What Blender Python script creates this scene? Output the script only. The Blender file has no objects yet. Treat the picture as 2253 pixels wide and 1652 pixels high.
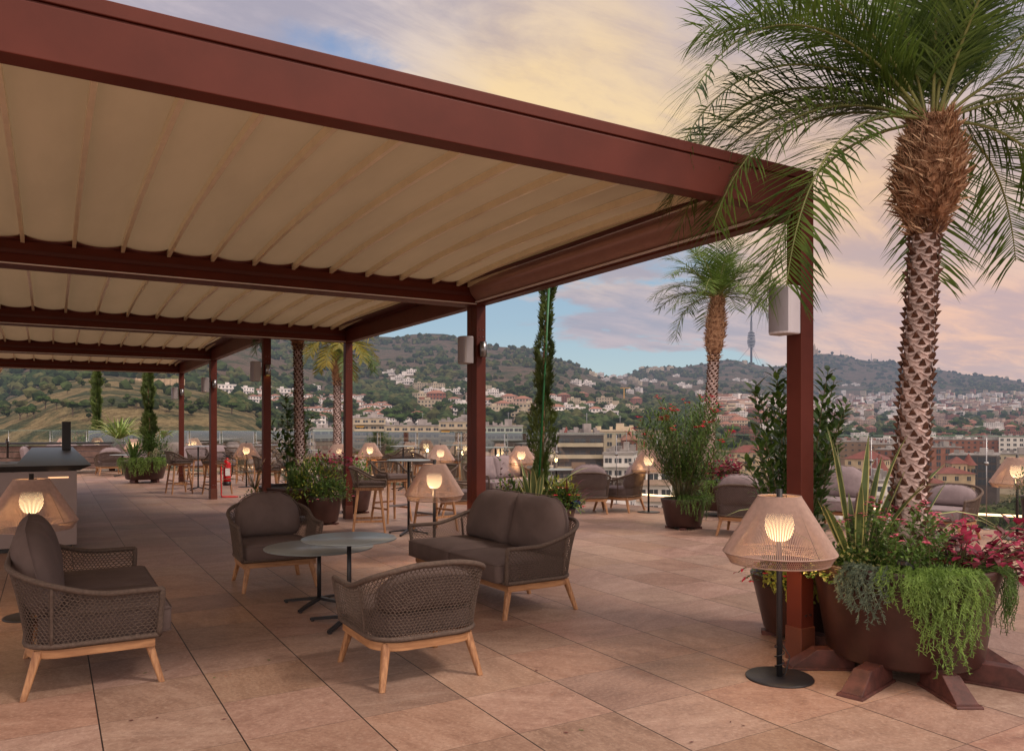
import bpy, math, random
from math import sin, cos, pi, radians as R, sqrt, atan2
from mathutils import Vector, Matrix, Euler
random.seed(7)
V = Vector
SC = bpy.context.scene
COL = SC.collection

# ---------------------------------------------------------------- camera model (metres; +Y runs along the terrace, +X across)
H = 1.53; F = 1736.0; CX = 1126.5; HY = 938.0
YAW = R(30.3); SN = sin(YAW); CS = cos(YAW)
def at(x, d, z=0.0):
    l = (x - CX) / F * d
    return V((d * SN + l * CS, d * CS - l * SN, z))
def gnd(x, y):
    return at(x, H * F / (y - HY))
cam = bpy.data.cameras.new("camera"); camo = bpy.data.objects.new("camera", cam); COL.objects.link(camo)
camo.location = (0, 0, H); camo.rotation_euler = (R(90), 0, -YAW)
cam.sensor_width = 36; cam.lens = 36 * F / 2253; cam.shift_y = 112 / 2253; cam.clip_end = 20000; cam.clip_start = 0.05
SC.camera = camo

# ---------------------------------------------------------------- mesh builder
class MB:
    def __init__(s): s.v = []; s.f = []; s.m = []; s.sm = []
    def add(s, vs, fs, mi=0, smooth=False):
        o = len(s.v); s.v.extend([tuple(p) for p in vs])
        for f in fs: s.f.append(tuple(i + o for i in f)); s.m.append(mi); s.sm.append(smooth)
    def box(s, c, sz, rz=0, mi=0, M4=None):
        x, y, z = sz[0] / 2, sz[1] / 2, sz[2] / 2
        vs = [V((a * x, b * y, q * z)) for q in (-1, 1) for b in (-1, 1) for a in (-1, 1)]
        if M4 is not None: vs = [M4 @ p for p in vs]
        elif rz: m = Matrix.Rotation(rz, 3, 'Z'); vs = [m @ p for p in vs]
        c = V(c); vs = [p + c for p in vs]
        s.add(vs, [(0, 2, 3, 1), (4, 5, 7, 6), (0, 1, 5, 4), (2, 6, 7, 3), (0, 4, 6, 2), (1, 3, 7, 5)], mi)
    def bar(s, a, b, w0, w1=None, d0=None, d1=None, mi=0, up=(0, 0, 1)):
        """tapered rectangular bar from a to b"""
        a = V(a); b = V(b); w1 = w0 if w1 is None else w1; d0 = w0 if d0 is None else d0; d1 = w1 if d1 is None else d1
        t = (b - a).normalized(); u = V(up)
        if abs(t.dot(u)) > .97: u = V((0, 1, 0))
        x = t.cross(u).normalized(); y = x.cross(t)
        vs = []
        for p, w, d in ((a, w0, d0), (b, w1, d1)):
            for i, j in ((-1, -1), (1, -1), (1, 1), (-1, 1)): vs.append(p + x * i * w / 2 + y * j * d / 2)
        s.add(vs, [(0, 1, 2, 3), (7, 6, 5, 4), (0, 4, 5, 1), (1, 5, 6, 2), (2, 6, 7, 3), (3, 7, 4, 0)], mi)
    def leg(s, a, b, w0, w1, mi=0):
        """tapered leg with horizontal cuts at both ends and softened corners"""
        a = V(a); b = V(b); vs = []
        for p, w in ((a, w0), (b, w1)):
            h = w / 2; c = h * .62
            for i, j in ((-h, -c), (-c, -h), (c, -h), (h, -c), (h, c), (c, h), (-c, h), (-h, c)): vs.append((p.x + i, p.y + j, p.z))
        fs = [tuple(range(7, -1, -1)), tuple(range(8, 16))] + [(i, (i + 1) % 8, (i + 1) % 8 + 8, i + 8) for i in range(8)]
        s.add(vs, fs, mi)
    def tube(s, pts, r, n=6, mi=0, closed=False, cap=True, smooth=True, r1=None):
        pts = [V(p) for p in pts]; k = len(pts)
        if k < 2: return
        vs = []; prev = None
        for i, p in enumerate(pts):
            if closed: t = pts[(i + 1) % k] - pts[i - 1]
            else: t = pts[min(i + 1, k - 1)] - pts[max(i - 1, 0)]
            if t.length < 1e-9: t = V((0, 0, 1))
            t.normalize()
            if prev is None:
                u = V((0, 0, 1)) if abs(t.z) < .9 else V((1, 0, 0))
                x = t.cross(u).normalized()
            else:
                x = prev - t * prev.dot(t)
                if x.length < 1e-6: x = t.cross(V((0, 0, 1)))
                x.normalize()
            prev = x; y = t.cross(x)
            rr = r[i] if isinstance(r, (list, tuple)) else (r if r1 is None else r + (r1 - r) * i / (k - 1))
            for j in range(n):
                a = 2 * pi * j / n; vs.append(p + (x * cos(a) + y * sin(a)) * rr)
        fs = []
        for i in range(k if closed else k - 1):
            i2 = (i + 1) % k
            for j in range(n): j2 = (j + 1) % n; fs.append((i * n + j, i * n + j2, i2 * n + j2, i2 * n + j))
        if cap and not closed: fs.append(tuple(range(n - 1, -1, -1))); fs.append(tuple((k - 1) * n + j for j in range(n)))
        s.add(vs, fs, mi, smooth)
    def lathe(s, prof, n=32, c=(0, 0, 0), mi=0, sx=1, sy=1, smooth=True, cap=False):
        c = V(c); vs = []
        for r, z in prof:
            for j in range(n): a = 2 * pi * j / n; vs.append(c + V((r * cos(a) * sx, r * sin(a) * sy, z)))
        fs = []
        for i in range(len(prof) - 1):
            for j in range(n): j2 = (j + 1) % n; fs.append((i * n + j, i * n + j2, (i + 1) * n + j2, (i + 1) * n + j))
        if cap: fs.append(tuple(range(n - 1, -1, -1))); fs.append(tuple((len(prof) - 1) * n + j for j in range(n)))
        s.add(vs, fs, mi, smooth)
    def prism(s, poly, z0, z1, mi=0):
        n = len(poly); vs = [(p[0], p[1], z0) for p in poly] + [(p[0], p[1], z1) for p in poly]
        s.add(vs, [tuple(range(n - 1, -1, -1)), tuple(range(n, 2 * n))] + [(i, (i + 1) % n, (i + 1) % n + n, i + n) for i in range(n)], mi)
    def leaf(s, p, d, up, L, w, bend=0.15, mi=0):
        """one folded leaf: 6 verts"""
        d = d.normalized(); x = d.cross(up)
        if x.length < 1e-4: x = V((1, 0, 0))
        x.normalize(); n = x.cross(d)
        a = p; m1 = p + d * L * .35; m2 = p + d * L * .72 - n * bend * L * .35; t = p + d * L - n * bend * L
        vs = [a, m1 + x * w * .5 + n * w * .12, m1 - x * w * .5 + n * w * .12, m2 + x * w * .36 + n * w * .08, m2 - x * w * .36 + n * w * .08, t]
        s.add(vs, [(0, 1, 2), (1, 3, 4, 2), (3, 5, 4)], mi)
    def needle(s, p, d, up, L, w, bend=0.1, mi=0):
        x = d.cross(up)
        if x.length < 1e-4: x = V((1, 0, 0))
        x.normalize(); n = x.cross(d).normalized()
        m = p + d * L * .45; t = p + d * L - n * bend * L
        s.add([p - x * w * .3, p + x * w * .3, m + x * w * .5, m - x * w * .5, t], [(0, 1, 2, 3), (3, 2, 4)], mi)
    def mesh(s, name, mats):
        me = bpy.data.meshes.new(name); me.from_pydata(s.v, [], s.f)
        if not isinstance(mats, (list, tuple)): mats = [mats]
        for m in mats: me.materials.append(m)
        me.polygons.foreach_set('material_index', s.m); me.polygons.foreach_set('use_smooth', s.sm); me.update()
        return me
    def build(s, name, mats, parent=None, bevel=0, **tags):
        o = bpy.data.objects.new(name, s.mesh(name, mats)); COL.objects.link(o)
        if parent is not None: o.parent = parent
        if bevel:
            b = o.modifiers.new('b', 'BEVEL'); b.width = bevel; b.segments = 2; b.limit_method = 'ANGLE'; b.angle_limit = R(35)
        for k, q in tags.items(): o[k] = q
        return o
def tag(o, label=None, cat=None, group=None, kind=None):
    if label: o['label'] = label
    if cat: o['category'] = cat
    if group: o['group'] = group
    if kind: o['kind'] = kind
    return o
def empty(name, loc, rz, label, cat, group=None):
    o = bpy.data.objects.new(name, None); COL.objects.link(o); o.location = loc; o.rotation_euler = (0, 0, rz); o.empty_display_size = .1
    return tag(o, label, cat, group)
KIDS = {}
def copy_tree(o, parent=None):
    c = o.copy(); COL.objects.link(c); c.parent = parent
    for ch in [q for q in o.children]: copy_tree(ch, c)
    return c
def dup(o, loc, rz, label, group=None):
    c = copy_tree(o); c.location = loc; c.rotation_euler = (0, 0, rz); c['label'] = label
    if group: c['group'] = group
    return c
def rnd(a, b): return random.uniform(a, b)

# ---------------------------------------------------------------- node helpers
class NT:
    def __init__(s, tree): s.t = tree; s.n = tree.nodes; s.l = tree.links
    def new(s, typ, **kw):
        n = s.n.new(typ)
        for k, q in kw.items(): setattr(n, k, q)
        return n
    def set(s, sock, val):
        if isinstance(val, bpy.types.NodeSocket): s.l.new(val, sock)
        elif val is not None:
            if sock.type == 'RGBA' and len(val) == 3: val = (*val, 1)
            sock.default_value = val
    def m(s, op, a, b=None, c=None, clamp=False):
        n = s.new('ShaderNodeMath', operation=op, use_clamp=clamp); s.set(n.inputs[0], a)
        if b is not None: s.set(n.inputs[1], b)
        if c is not None: s.set(n.inputs[2], c)
        return n.outputs[0]
    def vm(s, op, a, b=None, out=0):
        n = s.new('ShaderNodeVectorMath', operation=op); s.set(n.inputs[0], a)
        if b is not None: s.set(n.inputs[1], b)
        return n.outputs[out]
    def mix(s, f, a, b, blend='MIX'):
        n = s.new('ShaderNodeMix', data_type='RGBA', blend_type=blend); s.set(n.inputs[0], f); s.set(n.inputs[6], a); s.set(n.inputs[7], b)
        return n.outputs[2]
    def noise(s, vec, scale, detail=3, rough=.55, dist=0, out=0):
        n = s.new('ShaderNodeTexNoise'); s.set(n.inputs['Vector'], vec); n.inputs['Scale'].default_value = scale
        n.inputs['Detail'].default_value = detail; n.inputs['Roughness'].default_value = rough; n.inputs['Distortion'].default_value = dist
        return n.outputs[out]
    def ss(s, x, a, b):
        n = s.new('ShaderNodeMapRange', interpolation_type='SMOOTHSTEP'); s.set(n.inputs[0], x); s.set(n.inputs[1], a); s.set(n.inputs[2], b)
        return n.outputs[0]
    def ramp(s, x, stops, interp='LINEAR'):
        n = s.new('ShaderNodeValToRGB'); s.set(n.inputs[0], x); r = n.color_ramp; r.interpolation = interp
        while len(r.elements) < len(stops): r.elements.new(.5)
        for e, (p, c) in zip(r.elements, stops): e.position = p; e.color = (*c, 1) if len(c) == 3 else c
        return n.outputs[0]
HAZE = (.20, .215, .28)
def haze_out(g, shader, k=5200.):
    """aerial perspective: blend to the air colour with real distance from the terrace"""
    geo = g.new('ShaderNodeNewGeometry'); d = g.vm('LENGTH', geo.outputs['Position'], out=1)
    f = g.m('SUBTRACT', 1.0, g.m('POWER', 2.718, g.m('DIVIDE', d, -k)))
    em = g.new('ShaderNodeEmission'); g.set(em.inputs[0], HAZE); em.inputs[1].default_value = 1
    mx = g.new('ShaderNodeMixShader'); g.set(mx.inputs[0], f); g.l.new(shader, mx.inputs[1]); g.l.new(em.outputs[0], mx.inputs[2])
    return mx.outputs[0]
def mat(name, col, rough=.6, metal=0, var=.12, vscale=6, bump=0, bscale=60, spec=.5, haze=False, transl=0, col2=None, coord='Object', emis=0, ecol=None, stretch=None, obrand=0):
    m = bpy.data.materials.new(name); m.use_nodes = True; g = NT(m.node_tree); g.n.clear()
    out = g.new('ShaderNodeOutputMaterial'); b = g.new('ShaderNodeBsdfPrincipled')
    tc = g.new('ShaderNodeTexCoord').outputs[coord]
    if stretch:
        mp = g.new('ShaderNodeMapping'); g.set(mp.inputs[0], tc); mp.inputs['Scale'].default_value = stretch; tc = mp.outputs[0]
    c = (*col, 1)
    if var or col2:
        nz = g.ss(g.noise(tc, vscale, 5, .6), .3, .7)
        lo = tuple(x * (1 - var) for x in col); hi = col2 if col2 else tuple(min(1, x * (1 + var)) for x in col)
        c = g.mix(nz, (*lo, 1), (*hi, 1))
    if obrand:
        oi = g.new('ShaderNodeObjectInfo').outputs['Random']
        hs = g.new('ShaderNodeHueSaturation'); g.set(hs.inputs['Value'], g.m('ADD', 1 - obrand / 2, g.m('MULTIPLY', oi, obrand))); g.set(hs.inputs['Color'], c); c = hs.outputs[0]
    g.set(b.inputs['Base Color'], c); b.inputs['Roughness'].default_value = rough; b.inputs['Metallic'].default_value = metal
    b.inputs['Specular IOR Level'].default_value = spec
    if bump:
        bn = g.new('ShaderNodeBump'); bn.inputs['Strength'].default_value = bump; bn.inputs['Distance'].default_value = .01
        g.set(bn.inputs['Height'], g.noise(tc, bscale, 4, .6)); g.l.new(bn.outputs[0], b.inputs['Normal'])
    if emis:
        g.set(b.inputs['Emission Color'], (*(ecol or col), 1)); b.inputs['Emission Strength'].default_value = emis
    sh = b.outputs[0]
    if transl:
        tr = g.new('ShaderNodeBsdfTranslucent'); g.set(tr.inputs[0], c); mx = g.new('ShaderNodeMixShader'); mx.inputs[0].default_value = transl
        g.l.new(sh, mx.inputs[1]); g.l.new(tr.outputs[0], mx.inputs[2]); sh = mx.outputs[0]
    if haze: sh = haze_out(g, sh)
    g.l.new(sh, out.inputs[0]); return m
M = {}
M['paint'] = mat('oxide red paint', (.108, .024, .015), .46, spec=.22, var=.13, vscale=2.2, bump=.06, bscale=500)
M['paint_dark'] = mat('dark red paint', (.085, .018, .015), .5, var=.08)
M['corten'] = mat('rust brown painted metal', (.125, .038, .022), .45, var=.15, vscale=4, bump=.04, bscale=300)
M['foot'] = mat('red brown metal foot', (.080, .025, .020), .6, var=.35, vscale=12, bump=.15, bscale=80)
M['pot'] = mat('dark oxblood planter', (.050, .020, .016), .36, var=.25, vscale=5, bump=.06, bscale=200)
M['canvas'] = mat('tan awning canvas', (.45, .355, .22), .8, var=.07, vscale=1.6, bump=.12, bscale=18, transl=.17, stretch=(1, .25, 1))
M['rib'] = mat('beige rib profile', (.88, .80, .58), .25, var=.05)
M['strip'] = mat('white aluminium strip', (.85, .84, .86), .35, var=.03)
M['steel'] = mat('brushed steel', (.33, .33, .34), .33, metal=1, var=.05)
M['grey_metal'] = mat('silver grey speaker', (.36, .33, .33), .45, metal=.35, var=.03)
M['white_metal'] = mat('white speaker casing', (.62, .60, .66), .5, var=.03)
M['grille'] = mat('speaker grille', (.34, .33, .38), .6, var=.05, bump=.4, bscale=700)
M['black'] = mat('black powder coat', (.018, .018, .021), .42, var=.1, bump=.05, bscale=600)
M['blackglass'] = mat('dark countertop', (.035, .038, .038), .33, var=.15, vscale=3)
M['rope'] = mat('brown grey rope', (.108, .076, .060), .85, var=.22, vscale=60, bump=.5, bscale=420)
M['rope_lt'] = mat('pinkish lamp cord', (.50, .355, .30), .8, var=.08, vscale=30, transl=.25)
M['fabric'] = mat('mauve taupe upholstery', (.140, .104, .096), .92, var=.10, vscale=5, bump=.55, bscale=260, spec=.2)
M['fabric_lt'] = mat('grey lilac upholstery', (.26, .21, .22), .92, var=.10, vscale=10, bump=.35, bscale=200, spec=.2)
M['teak_rail'] = mat('teak rail', (.38, .185, .085), .55, var=.25, vscale=5, col2=(.47, .25, .12), stretch=(1, 1, 9))
M['teak'] = mat('teak wood', (.36, .165, .075), .55, var=.30, vscale=9, col2=(.47, .25, .12), bump=.15, bscale=40, stretch=(6, 6, .7))
M['counter'] = mat('pale bar front', (.30, .235, .225), .3, var=.04)
M['tabletop'] = mat('matt dark glass tabletop', (.25, .29, .295), .30, var=.06, vscale=8)
M['bark'] = mat('palm bark', (.52, .40, .37), .85, var=.35, vscale=14, bump=.7, bscale=50)
M['stub'] = mat('palm leaf stub', (.10, .045, .028), .9, var=.35, vscale=30)
M['straw'] = mat('palm straw', (.52, .34, .21), .85, var=.35, vscale=22)
M['fibre'] = mat('palm fibre', (.33, .155, .085), .9, var=.45, vscale=18, col2=(.50, .29, .17), bump=.6, bscale=60)
M['frond'] = mat('palm leaflet', (.080, .155, .028), .5, var=.4, vscale=3, col2=(.165, .265, .05), transl=.35)
M['frond_y'] = mat('yellowing palm leaflet', (.22, .24, .03), .5, var=.3, vscale=3, col2=(.36, .28, .04), transl=.4)
M['rachis'] = mat('palm rachis', (.20, .22, .07), .5, var=.15)
M['leaf_dark'] = mat('dark glossy leaf', (.050, .105, .026), .38, var=.35, vscale=9, col2=(.095, .185, .04), transl=.2)
M['leaf_mid'] = mat('mid green leaf', (.085, .175, .034), .5, var=.35, vscale=9, col2=(.16, .28, .055), transl=.3)
M['leaf_light'] = mat('light green trailing leaf', (.15, .27, .045), .55, var=.3, vscale=12, col2=(.26, .42, .09), transl=.3)
M['leaf_grey'] = mat('grey green leaf', (.13, .18, .125), .6, var=.25, vscale=12, transl=.25)
M['leaf_yellow'] = mat('yellow variegated leaf', (.34, .36, .06), .5, var=.3, vscale=20, transl=.3)
M['cream_edge'] = mat('cream leaf margin', (.48, .48, .20), .5, var=.15)
M['phormium'] = mat('strap leaf green', (.11, .16, .06), .45, var=.25, vscale=6, transl=.2)
M['magenta'] = mat('magenta leaf', (.32, .014, .045), .5, var=.4, vscale=16, col2=(.52, .045, .12), transl=.3)
M['maroon'] = mat('maroon leaf', (.105, .014, .022), .5, var=.4, vscale=16, transl=.2)
M['pinkflower'] = mat('pink petal', (.75, .16, .26), .6, var=.2, transl=.3)
M['redflower'] = mat('red petal', (.60, .010, .045), .6, var=.2, transl=.2)
M['stem'] = mat('plant stem', (.13, .12, .055), .7, var=.3)
M['pinkstem'] = mat('magenta plant stem', (.48, .04, .13), .55, var=.15)
M['greenstake'] = mat('green stake', (.01, .13, .035), .4, var=.05)
M['cyp'] = mat('cypress foliage', (.06, .105, .022), .7, var=.45, vscale=5, col2=(.13, .19, .04), transl=.15)
M['soil'] = mat('potting soil', (.045, .03, .022), .95, var=.4, vscale=30, bump=.8, bscale=60)
M['plume'] = mat('straw grass plume', (.50, .36, .24), .8, var=.2)
M['red'] = mat('fire red paint', (.55, .012, .015), .3, var=.05)
M['white'] = mat('white plastic', (.7, .7, .68), .5, var=.05)
M['bulb'] = mat('lit lamp globe', (1, .72, .36), .5, var=0, emis=4.5, ecol=(1.0, .70, .36))
M['led'] = mat('led strip light', (1, .75, .45), .5, var=0, emis=3.2, ecol=(1.0, .62, .33))
M['warmslot'] = mat('lit slot', (1, .6, .3), .5, var=0, emis=1.2, ecol=(1.0, .55, .28))
M['yglow'] = mat('sconce lamp glow', (1, .7, .15), .5, var=0, emis=4.5, ecol=(1.0, .6, .10))

def glass_mat():
    m = bpy.data.materials.new('railing glass'); m.use_nodes = True; g = NT(m.node_tree); g.n.clear()
    out = g.new('ShaderNodeOutputMaterial'); t = g.new('ShaderNodeBsdfTransparent'); g.set(t.inputs[0], (.90, .93, .905, 1))
    gl = g.new('ShaderNodeBsdfGlossy'); gl.inputs['Roughness'].default_value = .03; g.set(gl.inputs[0], (.9, .95, .9, 1))
    fr = g.new('ShaderNodeFresnel'); fr.inputs[0].default_value = 1.45
    mx = g.new('ShaderNodeMixShader'); g.l.new(g.m('MULTIPLY', fr.outputs[0], .8), mx.inputs[0]); g.l.new(t.outputs[0], mx.inputs[1]); g.l.new(gl.outputs[0], mx.inputs[2])
    g.l.new(mx.outputs[0], out.inputs[0]); return m
M['glass'] = glass_mat()
M['glass_edge'] = mat('glass panel edge', (.20, .34, .28), .2, var=0)

def floor_mat():
    m = bpy.data.materials.new('travertine look paving'); m.use_nodes = True; g = NT(m.node_tree); g.n.clear()
    out = g.new('ShaderNodeOutputMaterial'); b = g.new('ShaderNodeBsdfPrincipled')
    geo = g.new('ShaderNodeNewGeometry'); sp = g.new('ShaderNodeSeparateXYZ'); g.l.new(geo.outputs['Position'], sp.inputs[0])
    u = g.m('DIVIDE', g.m('SUBTRACT', sp.outputs[0], .214), .6); w = g.m('DIVIDE', g.m('SUBTRACT', sp.outputs[1], .38), .6)
    iu = g.m('FLOOR', u); iw = g.m('FLOOR', w); fu = g.m('SUBTRACT', u, iu); fw = g.m('SUBTRACT', w, iw)
    cv = g.new('ShaderNodeCombineXYZ'); g.l.new(iu, cv.inputs[0]); g.l.new(iw, cv.inputs[1])
    wn = g.new('ShaderNodeTexWhiteNoise', noise_dimensions='3D'); g.l.new(cv.outputs[0], wn.inputs['Vector'])
    rc = g.new('ShaderNodeSeparateColor'); g.l.new(wn.outputs['Color'], rc.inputs[0])
    # vein coordinates, each tile shifted and turned its own way
    ang = g.m('ADD', g.m('MULTIPLY', g.m('SUBTRACT', rc.outputs[0], .5), 1.5), g.m('MULTIPLY', g.m('ROUND', rc.outputs[1]), 0.9))
    rot = g.new('ShaderNodeVectorRotate', rotation_type='Z_AXIS'); g.l.new(geo.outputs['Position'], rot.inputs['Vector']); g.l.new(ang, rot.inputs['Angle'])
    off = g.vm('ADD', rot.outputs[0], g.vm('SCALE', wn.outputs['Color'])); 
    sc = g.new('ShaderNodeVectorMath', operation='SCALE'); g.l.new(wn.outputs['Color'], sc.inputs[0]); sc.inputs['Scale'].default_value = 37
    off = g.vm('ADD', rot.outputs[0], sc.outputs[0])
    st = g.vm('MULTIPLY', off, (1.1, 6.5, 1.0))
    n1 = g.noise(st, 1.3, 8, .62, .6); n2 = g.noise(off, 3.2, 9, .68, 1.2); n3 = g.noise(off, 45, 5, .7)
    base = g.ramp(n1, [(.28, (.250, .148, .108)), (.45, (.335, .212, .158)), (.58, (.40, .262, .198)), (.76, (.49, .35, .275))])
    n5 = g.noise(g.vm('MULTIPLY', off, (4.0, 22.0, 1.0)), 3.0, 6, .7, .4)
    blot = g.ramp(n2, [(.30, (.165, .098, .072)), (.5, (.345, .22, .165)), (.7, (.47, .335, .26))])
    c = g.mix(.45, base, blot); c = g.mix(g.m('MULTIPLY', g.ss(n5, .52, .72), .45), c, (.20, .125, .095, 1)); c = g.mix(g.m('MULTIPLY', g.ss(n5, .45, .28), .30), c, (.58, .45, .37, 1))
    c = g.mix(g.m('MULTIPLY', g.ss(n3, .50, .66), .38), c, (.56, .42, .33, 1)); c = g.mix(g.m('MULTIPLY', g.ss(n3, .46, .34), .38), c, (.17, .10, .075, 1))
    c = g.mix(g.ss(g.noise(off, 150, 2, .5), .62, .74), c, (.22, .14, .105, 1))
    hs = g.new('ShaderNodeHueSaturation'); g.set(hs.inputs['Color'], c); g.set(hs.inputs['Value'], g.m('ADD', .82, g.m('MULTIPLY', rc.outputs[2], .30))); g.set(hs.inputs['Saturation'], g.m('ADD', .93, g.m('MULTIPLY', rc.outputs[1], .18)))
    g.set(hs.inputs['Hue'], g.m('ADD', .492, g.m('MULTIPLY', rc.outputs[0], .014)))
    c = hs.outputs[0]
    big = g.noise(geo.outputs['Position'], .55, 4, .6); c = g.mix(g.ss(big, .35, .7), g.mix(1.0, c, (.86, .84, .84, 1), 'MULTIPLY'), c)
    du = g.m('MINIMUM', fu, g.m('SUBTRACT', 1.0, fu)); dw = g.m('MINIMUM', fw, g.m('SUBTRACT', 1.0, fw))
    ju = g.m('SUBTRACT', 1.0, g.ss(du, .0045, .0075)); jw = g.m('MULTIPLY', g.m('SUBTRACT', 1.0, g.ss(dw, .002, .0042)), .72)
    j = g.m('MAXIMUM', ju, jw)
    c = g.mix(j, c, (.025, .016, .013, 1))
    g.set(b.inputs['Base Color'], c)
    g.set(b.inputs['Roughness'], g.m('ADD', .44, g.m('MULTIPLY', n2, .22))); b.inputs['Specular IOR Level'].default_value = .42
    bn = g.new('ShaderNodeBump'); bn.inputs['Strength'].default_value = .35; bn.inputs['Distance'].default_value = .004
    g.set(bn.inputs['Height'], g.m('SUBTRACT', g.m('ADD', g.m('MULTIPLY', n1, .4), g.m('MULTIPLY', n3, .3)), g.m('MULTIPLY', j, 1.2))); g.l.new(bn.outputs[0], b.inputs['Normal'])
    g.l.new(b.outputs[0], out.inputs[0]); return m
M['floor'] = floor_mat()

# ---------------------------------------------------------------- sky
def world():
    w = bpy.data.worlds.new("World"); SC.world = w; w.use_nodes = True; g = NT(w.node_tree); g.n.clear()
    out = g.new('ShaderNodeOutputWorld'); bg = g.new('ShaderNodeBackground')
    tc = g.new('ShaderNodeTexCoord').outputs['Generated']; d = g.vm('NORMALIZE', tc)
    sp = g.new('ShaderNodeSeparateXYZ'); g.l.new(d, sp.inputs[0]); X, Y, Z = sp.outputs
    az = g.m('DEGREES', g.m('ARCTAN2', X, Y)); el = g.m('DEGREES', g.m('ARCSINE', Z))
    # flat cloud deck coordinates
    zz = g.m('ADD', g.m('MAXIMUM', Z, 0.0), .16)
    cp = g.new('ShaderNodeCombineXYZ'); g.l.new(g.m('DIVIDE', X, zz), cp.inputs[0]); g.l.new(g.m('DIVIDE', Y, zz), cp.inputs[1]); P = cp.outputs[0]
    n1 = g.noise(P, 1.0, 11, .60, .35); n2 = g.noise(g.vm('ADD', P, (5.2, 1.7, 3)), 2.2, 7, .55, .3); n3 = g.noise(g.vm('ADD', P, (1.2, 8.7, 0)), .55, 5, .55)
    wz = g.m('MULTIPLY', g.m('SUBTRACT', g.noise(P, 1.6, 8, .65), .5), 16.0)
    azw = g.m('ADD', az, wz); elw = g.m('ADD', el, g.m('MULTIPLY', g.m('SUBTRACT', n2, .5), 6.0))
    def blob(a0, e0, sa, se, amp=1.0):
        q = g.m('ADD', g.m('POWER', g.m('ABSOLUTE', g.m('DIVIDE', g.m('SUBTRACT', azw, a0), sa)), 2.0), g.m('POWER', g.m('ABSOLUTE', g.m('DIVIDE', g.m('SUBTRACT', elw, e0), se)), 2.0))
        return g.m('MULTIPLY', g.m('POWER', 2.718, g.m('MULTIPLY', q, -1.0)), amp)
    def total(l):
        r = l[0]
        for q in l[1:]: r = g.m('ADD', r, q)
        return r
    clear = g.ramp(g.m('DIVIDE', el, 40.0), [(0.0, (.60, .60, .54)), (.07, (.47, .58, .60)), (.18, (.35, .49, .60)), (.36, (.27, .40, .57)), (.75, (.15, .28, .55))])
    bias = total([g.m('MULTIPLY', g.ss(el, 10.5, 16.0), .34), blob(72, 9, 21, 16, .62), blob(44, 21, 22, 9, .45), blob(-60, 20, 60, 30, .2),
                  blob(40, 6.8, 9, 1.3, .50), blob(51, 7.5, 5, 5, .35), blob(35, 9.6, 5.0, .9, .42), blob(30, 12.4, 5, .8, .35), blob(42, 9.0, 6, 1.2, .35), blob(24.5, 4.6, 4, .8, .1),
                  blob(18, 24.5, 8, 1.9, -.30), blob(26, 20.5, 6, 1.6, -.40), blob(31, 4, 14, 2.6, -.25), blob(39, 13.0, 8, 1.3, -.32), blob(35, 7.0, 13, 5, -.27), blob(180, 30, 90, 60, .3), blob(-150, 30, 70, 60, .3)])
    cov = g.ss(g.m('ADD', n1, bias), .58, .80)
    n4 = g.noise(g.vm('MULTIPLY', g.vm('ADD', P, (3.3, 9.1, 0)), (1.0, 2.6, 1.0)), 2.2, 9, .64, .5); w2 = g.ss(g.m('ADD', g.m('MULTIPLY', n2, .45), g.m('MULTIPLY', n4, .55)), .40, .62)
    c = g.mix(w2, (.40, .36, .42, 1), (.64, .54, .56, 1))
    c = g.mix(blob(22, 21, 9, 8, .6), c, g.mix(w2, (.42, .41, .50, 1), (.70, .66, .68, 1)))
    c = g.mix(g.m('MINIMUM', blob(38, 20.5, 13, 9.0, 1.6), 1.0), c, g.mix(w2, (.60, .44, .35, 1), (.97, .70, .37, 1)))
    c = g.mix(g.m('MINIMUM', blob(54, 14, 10, 6, 1.1), 1.0), c, g.mix(w2, (.66, .44, .34, 1), (.94, .62, .36, 1)))
    c = g.mix(g.m('MINIMUM', blob(60, 6, 13, 5.0, 1.1), 1.0), c, g.mix(w2, (.58, .40, .39, 1), (.88, .53, .38, 1)))
    c = g.mix(blob(47, 28, 8, 4.0, .85), c, (.47, .42, .53, 1))
    c = g.mix(blob(39, 7.5, 12, 4.0, .95), c, g.mix(w2, (.36, .35, .43, 1), (.50, .42, .465, 1)))
    col = g.mix(g.m('MULTIPLY', cov, .95), clear, c)
    # unseen sky behind the camera is brightened as added fill light for the foreground
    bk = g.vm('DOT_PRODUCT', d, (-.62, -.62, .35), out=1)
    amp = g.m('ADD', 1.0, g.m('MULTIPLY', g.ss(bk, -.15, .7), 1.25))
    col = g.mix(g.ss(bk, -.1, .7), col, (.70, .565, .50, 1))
    ns = g.new('ShaderNodeTexSky', sky_type='NISHITA'); ns.sun_disc = False; ns.sun_elevation = R(28); ns.sun_rotation = R(200); ns.altitude = 200
    nsv = g.new('ShaderNodeVectorMath', operation='SCALE'); g.l.new(ns.outputs[0], nsv.inputs[0]); nsv.inputs['Scale'].default_value = .006
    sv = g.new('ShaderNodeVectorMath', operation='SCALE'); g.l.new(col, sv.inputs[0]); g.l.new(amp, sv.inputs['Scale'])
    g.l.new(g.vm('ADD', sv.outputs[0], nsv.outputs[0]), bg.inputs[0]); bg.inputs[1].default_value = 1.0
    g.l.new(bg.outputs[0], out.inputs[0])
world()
sun = bpy.data.lights.new('sun', 'SUN'); sun.energy = 2.1; sun.angle = R(11); sun.color = (1, .83, .70)
suno = bpy.data.objects.new('sun', sun); COL.objects.link(suno)
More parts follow.
